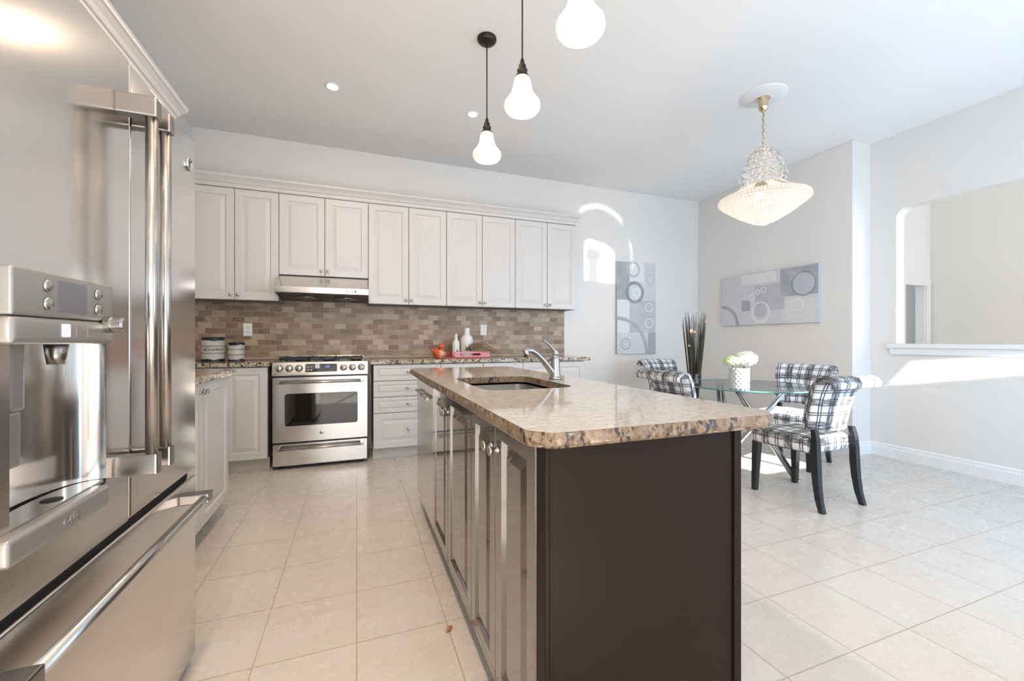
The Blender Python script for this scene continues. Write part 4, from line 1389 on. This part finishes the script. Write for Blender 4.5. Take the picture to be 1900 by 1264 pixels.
# ------------------------------------------------------------------ lamps
def pendant(label, x, y, zb, parts=None):
    t = thing('pendant_lamp', label, 'pendant lamp', (x, y, zb), 'pendant lamps over the island')
    zs = zb + .215
    bm = bmn(); lathe(bm, [(0, ZC), (.062, ZC), (.062, ZC - .012), (.055, ZC - .018), (.05, ZC - .026), (.03, ZC - .032), (.012, ZC - .036), (.010, ZC - .05), (0, ZC - .052)], (x, y, 0), 36); obj('canopy', bm, 'bronze', t, smooth=40)
    bm = bmn(); tube(bm, [(x, y, zs + .03), (x, y, ZC - .05)], .0042, 8); obj('cord', bm, 'bronze', t)
    bm = bmn(); lathe(bm, [(.036, -.055), (.036, -.048), (.031, -.040), (.022, -.034), (.026, -.022), (.026, -.012), (.018, -.006), (.019, .010), (.014, .016), (.010, .034), (.004, .050), (0, .052)], (x, y, zs + .01), 28); obj('socket_cup', bm, 'bronze', t, smooth=40)
    outer = [(.031, .176), (.038, .170), (.0435, .155), (.0475, .130), (.0525, .106), (.061, .086), (.076, .066), (.0895, .046), (.0925, .030), (.089, .016), (.081, .005), (.074, 0)]
    pr = outer + [(r - .005, z + .003) for r, z in reversed(outer)]
    bm = bmn(); lathe(bm, pr, (x, y, zb), 48, cap=False); obj('glass_shade', bm, 'shade', t)
    bm = bmn(); ball(bm, (x, y, zb + .075), .028); obj('bulb', bm, 'bulb', t)
    light('pendant_glow', 'POINT', (x, y, zb - .06), .7, WARM, size=.06)


pendant('bell shaped pendant lamp farthest from the camera, its round canopy in view', .785, 2.560, 2.277)
pendant('bell shaped pendant lamp in the middle of the row over the island', .785, 1.950, 2.272)
pendant('bell shaped pendant lamp cut by the top edge of the photo', .785, 1.367, 2.260)


def pot(label, x, y, en=1.3):
    t = thing('recessed_light', label, 'ceiling light', (x, y, ZC), 'recessed ceiling lights')
    bm = bmn(); lathe(bm, [(.055, 0), (.055, -.004), (.044, -.006), (.036, -.001), (.036, 0)], (x, y, ZC), 32, cap=False); obj('trim_ring', bm, 'trim', t)
    bm = bmn(); lathe(bm, [(0, -.001), (.036, -.001), (.036, -.0022), (0, -.0022)], (x, y, ZC), 28); obj('lens', bm, 'lens', t)
    light('downlight_and_fill', 'AREA', (x, y, ZC - .012), en, WARM, target=(x, y, 0), size=.09)


pot('recessed ceiling light left of the pendants, above the range', -.174, 3.46)
pot('recessed ceiling light beside the farthest pendant lamp', .933, 3.46)
for x, y in ((-.2, 2.1), (-.2, .9), (-.2, -.5), (-.2, -1.9)): light('downlight_and_fill', 'AREA', (x, y, ZC - .012), 10.5, WARM, target=(x, y, 0), size=.09)  # unseen ceiling lamps without fixtures, added to warm the left side


def chandelier():
    x, y = 3.026, 2.39
    t = thing('chandelier', 'lit crystal chandelier with a brass chain above the dining table', 'chandelier', (x, y, 2.03))
    bm = bmn(); lathe(bm, [(0, ZC), (.165, ZC), (.165, ZC - .004), (.155, ZC - .010), (.10, ZC - .014), (.06, ZC - .022), (0, ZC - .024)], (x, y, 0), 48); obj('ceiling_medallion', bm, 'trim', t, smooth=50)
    bm = bmn(); lathe(bm, [(.050, ZC - .022), (.052, ZC - .030), (.036, ZC - .040), (.032, ZC - .085), (.036, ZC - .095), (.026, ZC - .118), (.010, ZC - .130), (0, ZC - .132)], (x, y, 0), 32); obj('canopy', bm, 'brass', t, smooth=40)
    bm = bmn()
    zt, zb = ZC - .128, 2.60
    n = 11
    for i in range(n):
        c = Vector((x, y, zt - (zt - zb) * (i + .5) / n)); pts = []
        for k in range(13):
            a = 2 * PI * k / 12; d = Vector((math.cos(i * 1.57), math.sin(i * 1.57), 0))
            pts.append(c + d * .010 * math.cos(a) + Vector((0, 0, .021 * math.sin(a))))
        tube(bm, pts, .0028, 6, cap=False)
    tube(bm, [(x + .004, y, zt), (x - .003, y + .003, (zt + zb) / 2), (x + .003, y, zb)], .0022, 6)
    obj('chain', bm, 'brass', t)
    # metal core and tier rings
    tiers = [(.055, 2.605, .027, 8), (.092, 2.565, .027, 13), (.112, 2.518, .027, 15), (.130, 2.470, .028, 18), (.146, 2.420, .028, 20), (.142, 2.368, .027, 20)]
    bm = bmn()
    lathe(bm, [(.012, 2.20), (.012, 2.62), (.02, 2.63), (0, 2.635)], (x, y, 0), 16)
    for r, z, s, k in tiers:
        pts = [(x + (r + .004) * math.cos(2 * PI * i / 36), y + (r + .004) * math.sin(2 * PI * i / 36), z + .030) for i in range(37)]
        tube(bm, pts, .002, 6, cap=False)
    for r, z in ((.312, 2.235), (.300, 2.222), (.14, 2.345)):
        pts = [(x + r * math.cos(2 * PI * i / 60), y + r * math.sin(2 * PI * i / 60), z) for i in range(61)]
        tube(bm, pts, .004, 6, cap=False)
    obj('frame', bm, 'brass', t)
    me = None
    for r, z, s, k in tiers:
        for i in range(k):
            a = 2 * PI * (i + .5 * (k % 2)) / k
            p = Vector((x + r * math.cos(a), y + r * math.sin(a), z))
            if me is None:
                bm = bmn(); ball(bm, (0, 0, 0), .0255, 14, 9)
                o = obj('crystal_ball', bm, 'crystal', t, shift=False); me = o.data
            else:
                o = bpy.data.objects.new('crystal_ball', me); C.objects.link(o); o.parent = t
            o.location = p - t.location
    # sloping upper skirt of beads (with diamond lattice panels) and the bowl of beads below
    rnd = random.Random(4)
    bm = bmn()
    for j in range(9):
        f = j / 8; r = .148 + (.312 - .148) * f; z = 2.338 - .098 * f ** .75
        k = int(r * 2 * PI / .021)
        for i in range(k):
            a = 2 * PI * (i + .5 * (j % 2)) / k
            if int(a / (2 * PI) * 16) % 2 and 0 < j < 8: continue
            ball(bm, (x + r * math.cos(a), y + r * math.sin(a), z), .0105, 6, 4)
    o = obj('bead_skirt', bm, 'litcrystal', t); o['kind'] = 'stuff'
    bm = bmn()
    for s in range(16):
        if s % 2 == 0: continue
        a0 = 2 * PI * s / 16; a1 = a0 + 2 * PI / 16
        for j in range(5):
            for q in (1, -1):
                for i in range(4):
                    f0 = j / 5; f1 = (j + 1) / 5
                    def P(f, aa): r = .142 + .163 * f; return (x + r * math.cos(aa), y + r * math.sin(aa), 2.338 - .098 * f ** .9)
                    b0 = a0 + (a1 - a0) * (i + (0 if q > 0 else 1)) / 4; b1 = a0 + (a1 - a0) * (i + (1 if q > 0 else 0)) / 4
                    tube(bm, [P(f0, b0), P(f1, b1)], .0022, 5)
    o = obj('lattice_panels', bm, 'brass', t)
    bm = bmn()
    for j in range(11):
        f = j / 10
        r = .312 * (1 - f * .96) ** .72; z = 2.228 - .178 * f
        k = max(3, int(r * 2 * PI / .026))
        for i in range(k):
            a = 2 * PI * (i + .5 * (j % 2)) / k
            ball(bm, (x + r * math.cos(a), y + r * math.sin(a), z), .0135, 8, 5, (1, 1, 1.25))
    ball(bm, (x, y, 2.045), .018, 10, 7)
    o = obj('bead_bowl', bm, 'litcrystal', t); o['kind'] = 'stuff'
    for k in range(4):
        a = k * PI / 2 + .4
        bm = bmn(); ball(bm, (x + .09 * math.cos(a), y + .09 * math.sin(a), 2.25), .022, 12, 8, (1, 1, 1.4)); obj('bulb', bm, 'bulb', t)
    light('chandelier_glow', 'POINT', (x, y, 1.70), 5.0, (1, .95, .88), size=.15)


chandelier()


# ------------------------------------------------------------------ added spot lamps in place of sunlight off the glass table top
def glint_spot(name, pos, target, polys, rings, energy, color, cone):
    """added spot lamp at the table top, its beam shaped like the reflected window: polygons (world points) and arcs (centre, radius, width, from, to)"""
    o = light(name, 'SPOT', pos, energy, color, target=target, size=.012)
    o.data.spot_size = math.radians(cone); o.data.spot_blend = .05
    bpy.context.view_layer.update()
    inv = o.matrix_world.inverted()

    def loc(p):
        q = inv @ Vector(p); return q.x / -q.z, q.y / -q.z
    l = o.data; l.use_nodes = True
    t = l.node_tree; em = t.nodes['Emission']

    class T(NB):
        def __init__(s): s.t, s.n = t, t.nodes
    b = T()
    x, y, z = b.sep(b.coord('Normal'))
    z = b.math('ABSOLUTE', z)
    px, py = b.math('DIVIDE', x, z), b.math('DIVIDE', y, z)
    tot = None
    for poly, k in polys:
        pts = [loc(p) for p in poly]
        area = sum(a[0] * d[1] - d[0] * a[1] for a, d in zip(pts, pts[1:] + pts[:1]))
        if area < 0: pts.reverse()
        m = None
        for (ax, ay), (dx, dy) in zip(pts, pts[1:] + pts[:1]):
            ex, ey = dx - ax, dy - ay; n = math.hypot(ex, ey)
            d = b.math('ADD', b.math('MULTIPLY', px, -ey / n), b.math('MULTIPLY', py, ex / n))
            e = b.smooth(b.math('SUBTRACT', d, (-ey * ax + ex * ay) / n), -.002, .004)
            m = e if m is None else b.math('MULTIPLY', m, e)
        if k < 0: tot = b.math('MULTIPLY', tot, b.math('SUBTRACT', 1.0, b.math('MULTIPLY', m, -k)))
        else:
            m = b.math('MULTIPLY', m, k)
            tot = m if tot is None else b.math('ADD', tot, m)
    for c, r, w, a0, a1, k in rings:
        cx, cy = loc(c)
        ux, uy = b.math('SUBTRACT', px, cx), b.math('SUBTRACT', py, cy)
        d = b.math('ABSOLUTE', b.math('SUBTRACT', b.math('SQRT', b.math('ADD', b.math('MULTIPLY', ux, ux), b.math('MULTIPLY', uy, uy))), r))
        m = b.math('SUBTRACT', 1.0, b.smooth(d, w * .3, w))
        a = b.math('ARCTAN2', uy, ux)
        m = b.math('MULTIPLY', m, b.math('MULTIPLY', b.smooth(a, a0, a0 + .15), b.math('SUBTRACT', 1.0, b.smooth(a, a1 - .15, a1))))
        tot = b.math('ADD', tot, b.math('MULTIPLY', m, k))
    t.links.new(tot, em.inputs['Strength'])
    return o


def bw(u, v):  # point of the back wall
    return (u, YB, v)


gl = (2.86, 2.40, .765)
glint_spot('glint_spot_back_wall', gl, (2.62, YB, 2.05),
      [([bw(2.66, 1.87), bw(3.12, 1.84), bw(3.12, 2.26), bw(2.66, 2.36)], 1.0),
       ([bw(2.66, 2.345), bw(3.12, 2.245), bw(3.02, 2.34), bw(2.74, 2.41)], .8),
       ([bw(2.73, 1.85), bw(2.86, 1.85), bw(2.86, 2.17), bw(2.73, 2.17)], -.85),
       ([bw(2.66, 2.15), bw(2.93, 2.15), bw(2.88, 2.27), bw(2.73, 2.28)], -.85)],
      [((2.88, YB, 2.12), .205, .013, .9, 2.2, .8), ((2.88, YB, 2.12), .185, .022, 2.65, 3.14, .9), ((2.88, YB, 2.12), .185, .022, -3.14, -2.6, .9), ((2.88, YB, 2.12), .20, .013, -.15, .6, .6)],
      230, (1, .98, .95), 42)
def rw(y, z): return (XB, y, z)
glint_spot('glint_spot_right_wall', (3.20, 2.30, .765), (XB, 1.7, .95),
      [([rw(2.50, .66), rw(2.30, .93), rw(1.45, 1.03), rw(1.45, .88)], .8), ([rw(2.2, .70), rw(2.2, .66), rw(1.5, .40), rw(1.5, .48)], .35)], [], 34, (.95, .98, 1.0), 90)
